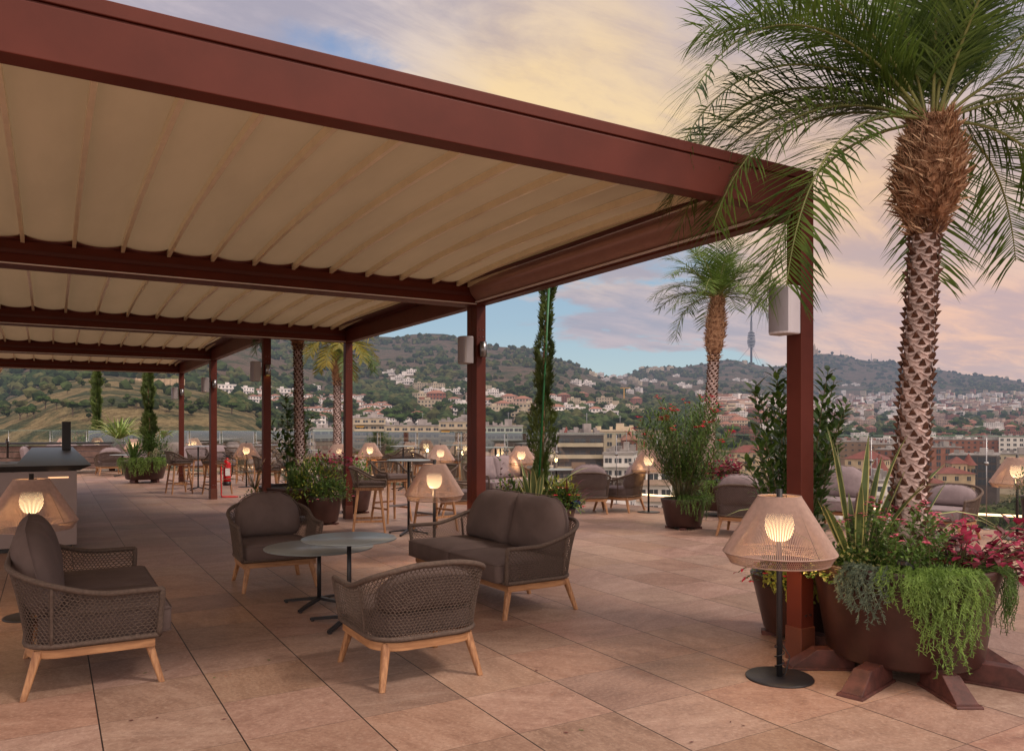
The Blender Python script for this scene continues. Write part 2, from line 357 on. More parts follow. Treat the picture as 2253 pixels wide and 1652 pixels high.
# light comes from behind the photographer, over the right shoulder
sd = V((.42, -.52, .78)).normalized()
suno.rotation_euler = sd.to_track_quat('Z', 'Y').to_euler()
SC.view_settings.view_transform = 'Standard'; SC.view_settings.look = 'None'; SC.view_settings.exposure = 0; SC.view_settings.gamma = 1
SC.cycles.max_bounces = 6; SC.cycles.diffuse_bounces = 3; SC.cycles.glossy_bounces = 2; SC.cycles.transmission_bounces = 4; SC.cycles.transparent_max_bounces = 12
SC.cycles.caustics_reflective = False; SC.cycles.caustics_refractive = False; SC.cycles.use_denoising = True
try: SC.cycles.denoiser = 'OPENIMAGEDENOISE'
except Exception: pass
# ================================================================ terrace
RAIL = [(19.5, -9), (17.6, -3), (14.9, 1.6), (13.2, 4.4), (12.1, 6.5), (10.95, 8.9), (10.0, 11.3), (9.4, 13.6), (8.5, 17), (7.3, 21), (5.7, 26), (3.2, 30.3), (0.4, 33.3), (-4, 36.2), (-10, 38)]
edge = RAIL + [(-16, 38), (-16, -9)]
b = MB(); n = len(edge)
b.prism(edge, -.32, 0); tag(b.build('terrace_floor', M['floor']), kind='structure')
b = MB(); b.prism([(x * .985 - .1, y * .985) for x, y in edge], -34, -.325)
tag(b.build('hotel_building', mat('pale render', (.42, .37, .31), .8, var=.1)), 'pale rendered building carrying the roof terrace', 'building')

def resample(poly, step):
    out = []; acc = 0; segs = []
    for a, c in zip(poly[:-1], poly[1:]): segs.append((V((*a, 0)), V((*c, 0)), (V(a) - V(c)).length))
    L = sum(s[2] for s in segs); n = int(L / step)
    for i in range(n + 1):
        t = i * L / n
        for a, c, l in segs:
            if t <= l + 1e-6: out.append(a.lerp(c, t / l)); break
            t -= l
    return out
rp = resample(RAIL, 1.55)
fence = empty('glass_railing', rp[0], 0, 'frameless clear glass railing with slim steel posts along the terrace edge', 'railing')
o0 = V(rp[0])
for a, c in zip(rp[:-1], rp[1:]):
    t = (c - a).normalized(); mb = MB(); A = a - o0 + t * .02; C = c - o0 - t * .02
    nrm = V((t.y, -t.x, 0)) * .012
    mb.add([A + V((0, 0, .06)), C + V((0, 0, .06)), C + V((0, 0, 1.38)), A + V((0, 0, 1.38))], [(0, 1, 2, 3)])
    p = mb.build('glass_panel', M['glass'], fence)
    e = MB(); e.bar(A + V((0, 0, 1.385)), C + V((0, 0, 1.385)), .016, .016, .010, .010); e.build('top_edge', M['glass_edge'], p)
for i, a in enumerate(rp):
    t = (rp[min(i + 1, len(rp) - 1)] - rp[max(i - 1, 0)]).normalized(); inn = V((-t.y, t.x, 0)) * .05
    q = a - o0 + inn; mb = MB()
    mb.tube([q, q + V((0, 0, 1.36))], .008, 8); mb.lathe([(0, .0), (.045, 0), (.045, .012), (.012, .014)], 12, q)
    pp = mb.build('post', M['steel'], fence)
    k = MB(); k.lathe([(0.002, -.03), (.028, -.022), (.036, 0), (.028, .022), (.002, .03)], 12, q + V((0, 0, .98))); k.build('clamp', M['steel'], pp)
mb = MB(); pts = []
for i, a in enumerate(rp):
    t = (rp[min(i + 1, len(rp) - 1)] - rp[max(i - 1, 0)]).normalized(); inn = V((t.y, -t.x, 0)) * .06; pts.append(a + inn + V((0, 0, .21)))
mb.tube([p - o0 for p in pts], .017, 8); mb.build('light_tube', M['led'], fence, label='glowing warm light tube at the foot of the railing')

# ================================================================ pergolas
ZB = 2.915; ZT = 3.20
def pergola(name_label, x0, x1, y0, y1, seedx, mast=(True, True), cassette=False, group='retractable awning pergolas in a row'):
    """module between y0 (near face) and y1 (far face)"""
    root = empty('pergola', (x1, y0, 0), 0, name_label, 'pergola', group); o = V((x1, y0, 0)); T = .12
    def P(x, y, z): return V((x, y, z)) - o
    def bx(xa, xb, ya, yb, za, zb, mb): mb.box(P((xa + xb) / 2, (ya + yb) / 2, (za + zb) / 2), (xb - xa, yb - ya, zb - za))
    for (xa, ya, nm) in ((x1 - T, y0, 0), (x1 - T, y1 - T, 1), (x0, y0, 2), (x0, y1 - T, 3)):
        if nm == 0 and not mast[0] or nm == 1 and not mast[1]: continue
        mb = MB(); bx(xa, xa + T, ya, ya + T, 0, ZT - .002, mb); po = mb.build('post', M['paint'], root, bevel=.004)
        if nm < 2:
            b2 = MB()
            for dz in (.28, .36, .44) if nm == 1 or y0 > 5 else ():
                for dx in (.04, .08): b2.lathe([(.001, 0), (.006, 0), (.006, .004), (.001, .004)], 8, P(xa + dx, ya - .005, ZB - dz))
            for dx in (.04, .085): b2.box(P(xa + dx, ya - .003, .30), (.012, .006, .012))
            b2.build('bolt', M['steel'], po)
            b3 = MB(); bx(xa - .006, xa + T + .006, ya - .006, ya + T + .006, .0, .22, b3); b3.build('sleeve', M['corten'], po, bevel=.003)
    # front and back beams with a top fascia and a groove
    for ya, nm in ((y0, 0), (y1 - T, 1)):
        mb = MB(); bx(x0 + T, x1 - T, ya, ya + T, ZB, ZT - .075, mb); bx(x0 + T, x1 - T, ya + .012, ya + T - .012, ZT - .075, ZT - .062, mb); bx(x0 + T, x1 - T, ya, ya + T, ZT - .062, ZT, mb)
        be = mb.build('beam', M['paint'], root, bevel=.004)
        if nm == 0 and y0 > 5 or nm == 1:
            s2 = MB(); yy = ya - .004 if nm == 0 else ya + .0
            bx(x0 + T, x1 - T, ya - .006, ya, ZB + .006, ZB + .018, s2); s2.build('light_strip', M['strip'], be)
            s3 = MB(); bx(x0 + T, x1 - T, ya - .012, ya, ZB + .10, ZB + .135, s3); s3.build('rail', M['paint_dark'], be)
    for xa, nm in ((x1 - T, 0), (x0, 1)):
        mb = MB(); bx(xa, xa + T, y0 + T, y1 - T, ZB, ZT - .075, mb); bx(xa + .012, xa + T - .012, y0 + T, y1 - T, ZT - .075, ZT - .062, mb); bx(xa, xa + T, y0 + T, y1 - T, ZT - .062, ZT, mb)
        sb = mb.build('side_beam', M['paint'], root, bevel=.004)
        if nm == 0 and cassette:
            c = MB(); k = 10; prof = []
            for i in range(k + 1):
                a = i / k; prof.append((xa - .004 - .12 * sin(pi * (.06 + .62 * a)) + .02, ZB + .040 + .205 * a))
            vs = []; ya, yb = y0 + T + .02, y1 - T - .02
            for px, pz in prof: vs += [P(px, ya, pz), P(px, yb, pz)]
            c.add(vs, [(2 * i, 2 * i + 1, 2 * i + 3, 2 * i + 2) for i in range(k)], 0, True); c.build('screen_cassette', mat('brown satin cassette', (.40, .235, .205), .32, var=.05, metal=.35), root)
            s2 = MB(); bx(xa - .03, xa - .001, ya, yb, ZB + .024, ZB + .036, s2); bx(xa - .105, xa - .085, ya, yb, ZB + .246, ZB + .258, s2); s2.build('light_strip', M['strip'], root)
    g3 = MB(); bx(x1 - T - .16, x1 - T, y0 + T, y1 - T, 3.165, 3.185, g3); bx(x0 + T, x1 - T - .161, y0 + T, y0 + T + .05, 3.165, 3.185, g3); bx(x0 + T, x1 - T - .161, y1 - T - .05, y1 - T, 3.165, 3.185, g3); g3.build('gutter', M['paint_dark'], root)
    # ribs and canvas
    ya, yb = y0 + T, y1 - T; sp = .387; xs = []; x = x1 - T - .24 - .30
    xs = [x1 - T - .10, x1 - T - .24]
    while x > x0 + T + .05: xs.append(x); x -= sp
    xs.append(x0 + T + .02)
    def zr(t): return 3.145 + .11 * sqrt(max(0, sin(pi * (.04 + .92 * t)))) - .02
    K = 14
    for x in xs[:-1]:
        mb = MB(); w = .015; vs = []
        for i in range(K + 1):
            t = i / K; z = zr(t); y = ya + (yb - ya) * t
            vs += [P(x - w, y, z - .054), P(x + w, y, z - .054), P(x + w, y, z), P(x - w, y, z)]
        fs = []
        for i in range(K):
            q = 4 * i; fs += [(q, q + 4, q + 5, q + 1), (q + 1, q + 5, q + 6, q + 2), (q + 2, q + 6, q + 7, q + 3), (q + 3, q + 7, q + 4, q)]
        fs += [(0, 1, 2, 3), (4 * K + 3, 4 * K + 2, 4 * K + 1, 4 * K)]
        mb.add(vs, fs); mb.build('rib', M['rib'], root)
    mb = MB(); NJ = 10; cols = []
    for xa, xb in zip(xs[:-1], xs[1:]):
        sag = min(.034, abs(xa - xb) * .10)
        for j in range(NJ):
            t = j / NJ; cols.append((xa + (xb - xa) * t, sag * (4 * t * (1 - t)) ** .8, t))
    cols.append((xs[-1], 0, 0)); K2 = 24; vs = []
    for x, sg, t in cols:
        for i in range(K2 + 1):
            q = i / K2; y = ya + .02 + (yb - ya - .04) * q
            vs.append(P(x, y, zr(q) + .008 - sg + .004 * sin(9 * q + x * 5)))
    fs = []
    for i in range(len(cols) - 1):
        for j in range(K2): a = i * (K2 + 1) + j; fs.append((a, a + 1, a + K2 + 2, a + K2 + 1))
    mb.add(vs, fs, 0, True); mb.build('awning_canvas', M['canvas'], root)
    return root
pergola('front pergola with broad oxide red beam across the top and tan ribbed awning', -4.2, 4.32, 3.47, 8.11, 1, cassette=True)
pergola('second pergola from the front, red beams and tan awning, behind the loveseat', -4.2, 4.32, 8.113, 12.75, 2)
pergola('third pergola from the front, narrower, with the fire extinguisher at its far post', -4.2, 3.02, 12.753, 17.60, 3)
pergola('farthest pergola, above the far planter and bar stools', -4.2, 3.02, 17.603, 22.35, 4)

# speakers and sconces on posts
def speaker(loc, rz, white, label):
    r = empty('wall_speaker', loc, rz, label, 'speaker', 'loudspeakers on the pergola posts')
    mb = MB(); n = 8; prof = []
    for i in range(n + 1): a = pi * i / n; prof.append((-.085 * cos(a), -.03 - .055 * sin(a)))
    prof = [(-.085, .06)] + prof + [(.085, .06)]
    mb.prism(prof, -.155, .155); mb.build('casing', M['white_metal'] if white else M['grey_metal'], r, bevel=.008)
    g_ = MB(); vs = []
    for i in range(1, n): a = pi * i / n; vs += [(-.087 * cos(a), -.03 - .0565 * sin(a), -.140), (-.087 * cos(a), -.03 - .0565 * sin(a), .140)]
    g_.add(vs, [(2 * i, 2 * i + 1, 2 * i + 3, 2 * i + 2) for i in range(n - 2)], 0, True); g_.build('grille', M['grille'], r)
    k = MB(); k.box((0, .072, 0), (.05, .024, .12)); k.build('bracket', M['white_metal'] if white else M['grey_metal'], r); return r
speaker((4.105, 3.53, 2.28), R(-90), True, 'white loudspeaker on the near right pergola post')
speaker((4.09, 8.05, 2.40), R(-90), False, 'grey loudspeaker on the pergola post behind the loveseat')
speaker((2.80, 12.82, 2.40), R(-90), False, 'grey loudspeaker on the post above the feathery grasses')
speaker((2.80, 17.54, 2.40), R(-90), False, 'grey loudspeaker on the post with the fire extinguisher')
speaker((2.80, 22.29, 2.40), R(-90), False, 'grey loudspeaker on the farthest pergola post')
def sconce(loc, label, lit):
    r = empty('wall_sconce', loc, 0, label, 'wall light', 'steel up and down lights on the pergola posts')
    mb = MB(); mb.lathe([(.034, -.085), (.040, -.085), (.040, .085), (.034, .085), (.034, -.085)], 20, (0, -.05, 0)); mb.box((0, -.008, 0), (.03, .014, .06)); mb.build('housing', M['steel'], r)
    if lit: k = MB(); k.lathe([(.001, -.078), (.033, -.078)], 16, (0, -.05, 0)); k.build('lamp', M['yglow'], r)
sconce((4.26, 8.11 - .12, 2.41), 'silver cylinder wall light on the post behind the loveseat', False)
sconce((2.96, 12.75, 2.42), 'silver cylinder wall light glowing yellow above the feathery grasses', True)
sconce((2.96, 17.48, 2.42), 'silver cylinder wall light on the post with the fire extinguisher', False)
sconce((2.96, 22.23, 2.42), 'silver cylinder wall light on the farthest pergola post', False)
# single post standing before the third pergola is that pergola's own near mast

# ================================================================ lounge seating
def shell_path(a, bk, Rr, n=90):
    """plan path from front-left, round the back, to front-right. returns list of (x,y,s) and length"""
    pts = []; pts.append((-a, -bk)); pts.append((-a, bk - Rr))
    for i in range(1, 13): t = pi / 2 * i / 12; pts.append((-a + Rr - Rr * cos(t), bk - Rr + Rr * sin(t)))
    pts.append((a - Rr, bk))
    for i in range(1, 13): t = pi / 2 * i / 12; pts.append((a - Rr + Rr * sin(t), bk - Rr + Rr * cos(t)))
    pts.append((a, -bk)); return pts
def path_fn(pts):
    d = [0]
    for p, q in zip(pts[:-1], pts[1:]): d.append(d[-1] + math.hypot(q[0] - p[0], q[1] - p[1]))
    def f(s):
        s = max(0, min(d[-1], s)); 
        for i in range(len(d) - 1):
            if s <= d[i + 1]: t = (s - d[i]) / max(1e-9, d[i + 1] - d[i]); return pts[i][0] + (pts[i + 1][0] - pts[i][0]) * t, pts[i][1] + (pts[i + 1][1] - pts[i][1]) * t
        return pts[-1]
    return f, d[-1]
def smooth(a, b_, x): t = max(0, min(1, (x - a) / (b_ - a))); return t * t * (3 - 2 * t)
def woven_shell(root, a, bk, Rr, z0, ha, hb, flare, step=.0136, cell=.0175, r=.0033, rim=.017, ribs=(), rs=(.30, 1.06), crown=0.0):
    f0, L0 = path_fn(shell_path(a, bk, Rr)); f1, L1 = path_fn(shell_path(a + flare, bk + flare * 1.3, Rr + flare * .6))
    def ztop(u):
        s = min(u, 1 - u) * L1; z = ha + (hb - ha) * smooth(rs[0], rs[1], s) + crown * sin(pi * u) ** 2
        c = .05
        if s < c: z -= c - sqrt(max(0, c * c - (c - s) ** 2))
        return z
    def S(u, v):
        x0, y0 = f0(u * L0); x1, y1 = f1(u * L1); zt = ztop(u); w = v * (.6 + .4 * v)
        w = w * (zt - z0) / (hb - z0)
        fs = smooth(0, .22, min(u, 1 - u) * L1)  # keep the front edge nearly upright
        y = y0 + (y1 - y0) * w
        if fs < 1: y = y * fs + (1 - fs) * (-bk - .015 * v)
        return V((x0 + (x1 - x0) * w, y, z0 + (zt - z0) * v))
    n = int(L1 / step); mb = MB()
    for i in range(n):
        uc = (i + .5) / n; h = ztop(uc) - z0; m = max(3, int(round(h / cell))); pts = []; 
        for j in range(m * 2 + 1):
            sg = 1 if (j // 2 + i) % 2 == 0 else -1
            pts.append(S(max(0.002, min(.998, uc + sg * .46 / n)), min(1, j / (m * 2))))
        mb.tube(pts, r, 4, cap=False, smooth=False)
    mb.build('woven_back', M['rope'], root)
    mb = MB(); top = [S(k / 110, 1) for k in range(111)]
    path = [S(0, v / 6) for v in range(6)] + top + [S(1, v / 6) for v in range(5, -1, -1)]
    mb.tube(path, rim, 8); bot = [S(k / 70, 0) for k in range(71)]; mb.tube(bot + [V((a, -bk, z0)), V((-a, -bk, z0))], rim * .9, 8)
    for k, p in enumerate(path[:-1]):
        pass
    for u in ribs: mb.tube([S(u, v / 6) for v in range(7)], rim * .62, 6)
    mb.build('rope_frame', M['rope'], root)
    return S
def pillow(root, outline, th, mtx, name, m, rings=9, puck=.004, seam=True, p=2.6):
    """star shaped outline (x,z) inflated to a cushion"""
    n = len(outline); cx = sum(q[0] for q in outline) / n; cz = sum(q[1] for q in outline) / n; mb = MB(); vs = []
    for side in (-1, 1):
        for k in range(rings + 1):
            t = 1 - k / rings
            rr = 1 - (1 - t) ** 1.9 if False else t ** .62 if t > 0 else 0
            y = side * th / 2 * (max(0, 1 - rr ** p)) ** (1 / 1.9)
            for i, (x, z) in enumerate(outline):
                pk = 1 - puck * (abs(sin(i * 2.399 * 2)) * (rr ** 8)) / .05 * .5
                vs.append(mtx @ V((cx + (x - cx) * rr * pk, y + side * puck * .35 * sin(i * 1.7 + k) * rr ** 3 * (1 - rr) * 6, cz + (z - cz) * rr * pk)))
    fs = []
    for s_ in range(2):
        o = s_ * (rings + 1) * n
        for k in range(rings):
            for i in range(n):
                i2 = (i + 1) % n; q = (o + k * n + i, o + k * n + i2, o + (k + 1) * n + i2, o + (k + 1) * n + i); fs.append(q if s_ else q[::-1])
    mb.add(vs, fs, 0, True); ob = mb.build(name, m, root)
    if seam:
        s2 = MB(); s2.tube([mtx @ V((cx + (x - cx) * 1.003, 0, cz + (z - cz) * 1.003)) for x, z in outline], .0042, 5, closed=True); s2.build('seam', m, ob)
    return ob
def rrect(w, h, rt, rb, cx=0, z0=0, n=7, rt2=None, rb2=None):
    """rounded rectangle outline, densely sampled; rt left-top radius, rt2 right-top"""
    rt2 = rt if rt2 is None else rt2; rb2 = rb if rb2 is None else rb2; pts = []
    def arc(x, z, rx, rz, a0, a1):
        for i in range(n + 1): a = a0 + (a1 - a0) * i / n; pts.append((cx + x + rx * cos(a), z0 + z + rz * sin(a)))
    def ln(k=5):
        pass
    arc(w / 2 - rb2, rb2, rb2, rb2, -pi / 2, 0); pts.append((cx + w / 2, z0 + (rb2 + h - min(rt2, h * .62)) / 2))
    arc(w / 2 - rt2, h - min(rt2, h * .62), rt2, min(rt2, h * .62), 0, pi / 2)
    for k in range(1, 4): pts.append((cx + (w / 2 - rt2) + (-w + rt + rt2) * k / 4, z0 + h))
    arc(-w / 2 + rt, h - min(rt, h * .62), rt, min(rt, h * .62), pi / 2, pi); pts.append((cx - w / 2, z0 + (rb + h - min(rt, h * .62)) / 2))
    arc(-w / 2 + rb, rb, rb, rb, pi, 1.5 * pi)
    for k in range(1, 5): pts.append((cx + (-w / 2 + rb) + (w - rb - rb2) * k / 5, z0))
    return pts
def slab_cushion(root, xa, xb, ya, yb, za, zb, name, m, rc=.05, rl=None, rr=None):
    """seat cushion: soft box with domed top, rounded corners at the back"""
    w = xb - xa; d = yb - ya; ol = rrect(w, d, .09 if rl is None else rl, .035, (xa + xb) / 2, ya, rt2=.09 if rr is None else rr)
    n = len(ol); cx = (xa + xb) / 2; cy = (ya + yb) / 2; mb = MB(); vs = []; h = zb - za
    prof = [(.0, 0, 1), (.5, 0, 1), (.955, 0, 1), (.985, .006, 1), (1, .022, 1), (1.004, h * .5, 1), (1, h - .024, 1), (.985, h - .006, 1), (.95, h + .002, 1), (.6, h + .013, 1), (.3, h + .017, 1), (0, h + .018, 1)]
    for s_, z, _ in prof:
        for x, y in ol: vs.append((cx + (x - cx) * s_, cy + (y - cy) * s_, za + z))
    fs = [(k * n + i, k * n + (i + 1) % n, (k + 1) * n + (i + 1) % n, (k + 1) * n + i) for k in range(len(prof) - 1) for i in range(n)]
    mb.add(vs, fs, 0, True); ob = mb.build(name, m, root)
    for zz in (za + .012, zb - .010):
        s2 = MB(); s2.tube([(cx + (x - cx) * 1.003, cy + (y - cy) * 1.003, zz) for x, y in ol], .0038, 5, closed=True); s2.build('seam', m, ob)
    return ob
def wood_base(root, a, bk, Rr, zt, zb, legs, zfoot=0, tw=.052, bw=.034, hgt=.045, splay=.075):
    f, L = path_fn(shell_path(a, bk, Rr)); mb = MB(); K = 60; vs = []
    path = [V((*f(L * k / K), 0)) for k in range(K + 1)]
    for k, p in enumerate(path):
        t = (path[min(k + 1, K)] - path[max(k - 1, 0)]).normalized(); nn = V((t.y, -t.x, 0)) * .013
        nn = -nn
        vs += [p + nn + V((0, 0, zb)), p - nn + V((0, 0, zb)), p - nn + V((0, 0, zt)), p + nn + V((0, 0, zt))]
    fs = []
    for k in range(K): q = 4 * k; fs += [(q, q + 4, q + 5, q + 1), (q + 1, q + 5, q + 6, q + 2), (q + 2, q + 6, q + 7, q + 3), (q + 3, q + 7, q + 4, q)]
    fs += [(0, 1, 2, 3), (4 * K + 3, 4 * K + 2, 4 * K + 1, 4 * K)]
    mb.add(vs, fs); mb.box((0, -bk + .012, (zt + zb) / 2), (2 * a - .03, .026, zt - zb)); mb.build('wooden_frame', M['teak_rail'], root, bevel=.003)
    for (lx, ly) in legs:
        sx = (1 if lx > 0 else -1 if lx < 0 else 0) if abs(lx) > a * .6 else 0; sy = 1 if ly > 0 else -1
        m2 = MB(); m2.leg((lx, ly, zt - .004), (lx + sx * splay * .72, ly + sy * splay, 0), tw, bw); m2.build('leg', M['teak'], root, bevel=.003)
def armchair(label, light=False, loc=(0, 0, 0), rz=0, group='rope backed lounge armchairs', ch=.45, up=0.0):
    r = empty('armchair', loc, rz, label, 'armchair', group); fab = M['fabric_lt'] if light else M['fabric']
    wood_base(r, .325, .315, .17, .265, .215, [(-.285, -.285), (.285, -.285), (-.265, .265), (.265, .265)])
    woven_shell(r, .345, .335, .19, .285, .555 + up, .725 + up, .062, ribs=(.25, .75))
    slab_cushion(r, -.315, .315, -.345, .27, .285, .425, 'seat_cushion', fab)
    mtx = Matrix.Translation((0, .235, .43)) @ Matrix.Rotation(R(-13), 4, 'X')
    pillow(r, rrect(.66, ch, .26, .09), .20, mtx, 'back_cushion', fab)
    return r
def loveseat(label, light=False, loc=(0, 0, 0), rz=0, group='rope sided two seat sofas'):
    r = empty('loveseat', loc, rz, label, 'sofa', group); fab = M['fabric_lt'] if light else M['fabric']; a = .86
    wood_base(r, a - .02, .325, .17, .265, .215, [(-.80, -.285), (.80, -.285), (-.79, .275), (.79, .275), (.12, -.285), (.12, .285)])
    woven_shell(r, a, .345, .19, .285, .565, .74, .065, ribs=(.19, .5, .81))
    slab_cushion(r, -a + .035, .0, -.42, .28, .285, .44, 'seat_cushion', fab, rr=.02); slab_cushion(r, .002, a - .035, -.42, .28, .285, .44, 'seat_cushion', fab, rl=.02)
    for sg in (-1, 1):
        mtx = Matrix.Translation((sg * .40, .225, .43)) @ Matrix.Rotation(R(-14), 4, 'X')
        pillow(r, rrect(.82, .505, .32 if sg < 0 else .05, .08, rt2=.05 if sg < 0 else .32), .25, mtx, 'back_cushion', fab)
    return r
ch1 = armchair('armchair seen from behind in the foreground, its woven back towards the viewer', loc=(1.965, 4.64, 0), rz=R(180), ch=.26)
ch2 = armchair('armchair with taupe cushions facing the viewer behind the two low tables', loc=(1.875, 7.83, 0), rz=R(-2), up=.05)
sf1 = loveseat('two seat sofa with taupe cushions to the right of the low tables', loc=(3.42, 6.27, 0), rz=R(-88))
sf2 = dup(sf1, (.215, 6.01, 0), R(90), 'two seat sofa at the left edge by the lamp, its woven arm towards the viewer')

# low tables
def table(label, loc, r_, h, rz, n=4, foot=.33, cat='coffee table', grp='dark round tables', name='coffee_table'):
    t = empty(name, loc, rz, label, cat, grp)
    mb = MB(); mb.lathe([(.001, h - .012), (r_ - .004, h - .012), (r_, h - .009), (r_, h - .003), (r_ - .003, h), (.001, h)], 64); mb.build('tabletop', M['tabletop'], t)
    mb = MB(); mb.tube([(0, 0, .05), (0, 0, h - .013)], .0175, 14); mb.lathe([(.001, h - .022), (.11, h - .022), (.11, h - .014), (.001, h - .014)], 20); mb.build('pole', M['black'], t)
    for k in range(n):
        a = k * 2 * pi / n + pi / 4; m2 = MB(); m2.bar((.015 * cos(a), .015 * sin(a), .058), (foot * cos(a), foot * sin(a), .018), .044, .030, .026, .018); m2.lathe([(.001, 0), (.014, 0), (.014, .012), (.001, .012)], 10, (foot * .95 * cos(a), foot * .95 * sin(a), 0)); m2.build('foot', M['black'], t)
    return t
tA = table('taller smaller round coffee table overlapping the other between the lounge chairs', (2.0, 5.93, 0), .365, .665, 0)
tB = table('lower wider round coffee table in front of the taupe armchair', (1.99, 6.69, 0), .46, .50, 0)

# ---------------------------------------------------------------- lamps
def lamp(label, loc):
    r = empty('floor_lamp', loc, 0, label, 'lamp', 'lit rope shade floor lamps')
    mb = MB(); mb.lathe([(.001, 0), (.2, 0), (.2, .008), (.196, .011), (.001, .011)], 48); mb.build('base', M['black'], r)
    mb = MB(); mb.tube([(0, 0, .01), (0, 0, 1.15)], .0175, 16); mb.build('pole', M['black'], r)
    k = MB(); rt, rw, rb_ = .125, .332, .292; zt, zw, zb = 1.105, .765, .705; n = 174
    for i in range(n):
        a = 2 * pi * i / n; ca, sa = cos(a), sin(a); a2 = a + 2 * pi * 2.5 / n
        k.tube([(rt * ca, rt * sa, zt), (rw * ca, rw * sa, zw)], .0030, 4, cap=False, r1=.0038)
        k.tube([(rw * ca, rw * sa, zw), (rb_ * cos(a2), rb_ * sin(a2), zb)], .0019, 3, cap=False)
        a3 = a - 2 * pi * 2.5 / n
        k.tube([(rw * ca, rw * sa, zw), (rb_ * cos(a3), rb_ * sin(a3), zb)], .0019, 3, cap=False)
    sh = k.build('lamp_shade', M['rope_lt'], r)
    k = MB()
    for rr, z, q in ((rt, zt, .005), (rw, zw, .0048), (rb_, zb, .005)): k.tube([(rr * cos(2 * pi * i / 48), rr * sin(2 * pi * i / 48), z) for i in range(48)], q, 6, closed=True)
    k.build('shade_ring', M['rope_lt'], sh)
    k = MB()
    for q in range(3): a = 2 * pi * q / 3 + .4; k.tube([(.016 * cos(a), .016 * sin(a), 1.10), (rt * cos(a), rt * sin(a), zt - .004), (rw * cos(a) * .985, rw * sin(a) * .985, zw)], .003, 5)
    k.build('shade_frame', M['black'], sh)
    k = MB(); prof = [(.001, .835)]
    for i in range(1, 12): a = pi * i / 12; prof.append((.086 * sin(a) ** .7, .935 - .105 * cos(a)))
    prof.append((.02, 1.04)); k.lathe(prof, 24); k.build('glass_globe', M['bulb'], r)
    ld = bpy.data.lights.new('lamp_light', 'POINT'); ld.energy = 6.0; ld.color = (1, .62, .28); ld.shadow_soft_size = .05; lo = bpy.data.objects.new('lamp_light', ld); COL.objects.link(lo); lo.parent = r; lo.location = (.05, .05, .79)
    return r
lp = lamp('lit rope shade lamp in the right foreground beside the near pergola post', (3.834, 3.33, 0))
# cable coiled on the near lamp's pole
k = MB(); pts = []
for i in range(30): a = i * .55; pts.append((3.834 + .028 * cos(a), 3.33 + .028 * sin(a), .05 + .005 * i))
k.tube(pts, .0035, 5); k.tube([(3.86, 3.33, .20), (3.89, 3.30, .13), (3.865, 3.31, .03), (3.85, 3.32, .016)], .0035, 5); tag(k.build('power_cable', M['black']), 'black cable looped round the pole of the near lamp', 'cable')
LL = [(at(955.6, 8.89), 'lit lamp standing behind the loveseat, before the bar stools'),
      (at(69, 6.35), 'lit lamp at the left edge before the pale bar front'),
      (at(139, 28.0), 'far lit lamp behind the corner sofa at the left'), (at(294, 26.5), 'far lit lamp glowing behind the planter with strap leaves'),
      (at(419, 27.5), 'far lit lamp behind the first bar table at the left'), (at(542, 20.0), 'lit lamp beside the bar stool left of the post with grasses'),
      (at(744, 19), 'lit lamp half hidden behind the yellow leaved palm trunk'), (at(814, 20.3), 'lit lamp behind the bar stools before the cream flats'),
      (at(969, 18), 'lit lamp directly above the lamp of the loveseat'), (at(1147, 16.8), 'lit lamp hidden behind the staked column cypress'),
      (at(1427, 14.1), 'lit lamp at the railing left of the oleander'), (at(2238, 10.7), 'lit lamp at the right edge of the terrace')]
for p, l in LL: dup(lp, p, rnd(0, 6), l)

# ---------------------------------------------------------------- bar stools
def stool(label, loc, rz):
    r = empty('bar_stool', loc, rz, label, 'bar stool', 'rope backed bar stools with teak legs'); a, bk = .215, .20
    f, L = path_fn(shell_path(a, bk, .12)); wood = []
    mb = MB(); mb.prism([f(L * k / 40) for k in range(41)][::-1], .645, .69); mb.build('seat_frame', M['teak'], r, bevel=.003)
    for sx in (-1, 1):
        for sy in (-1, 1): m2 = MB(); m2.leg((sx * .17, sy * .15, .66), (sx * .235, sy * .225, 0), .042, .030); m2.build('leg', M['teak'], r)
    def lg(sx, sy, z): t = 1 - z / .66; return V((sx * (.17 + .065 * t), sy * (.15 + .075 * t), z))
    for s_, e, z in (((-1, 1), (1, 1), .30), ((-1, -1), (-1, 1), .22), ((1, -1), (1, 1), .22)): m2 = MB(); m2.bar(lg(*s_, z), lg(*e, z), .022, .022, .03, .03); m2.build('stretcher', M['teak'], r)
    m2 = MB(); m2.bar(lg(-1, -1, .27), lg(1, -1, .27), .02, .02, .03, .03); m2.build('footrest', M['steel'], r)
    woven_shell(r, .235, .215, .13, .70, .795, .955, .045, step=.0145, cell=.019, r=.0032, rim=.015, ribs=(.3, .7), rs=(.14, .55))
    slab_cushion(r, -.215, .215, -.225, .18, .695, .755, 'seat_pad', M['fabric'])
    return r
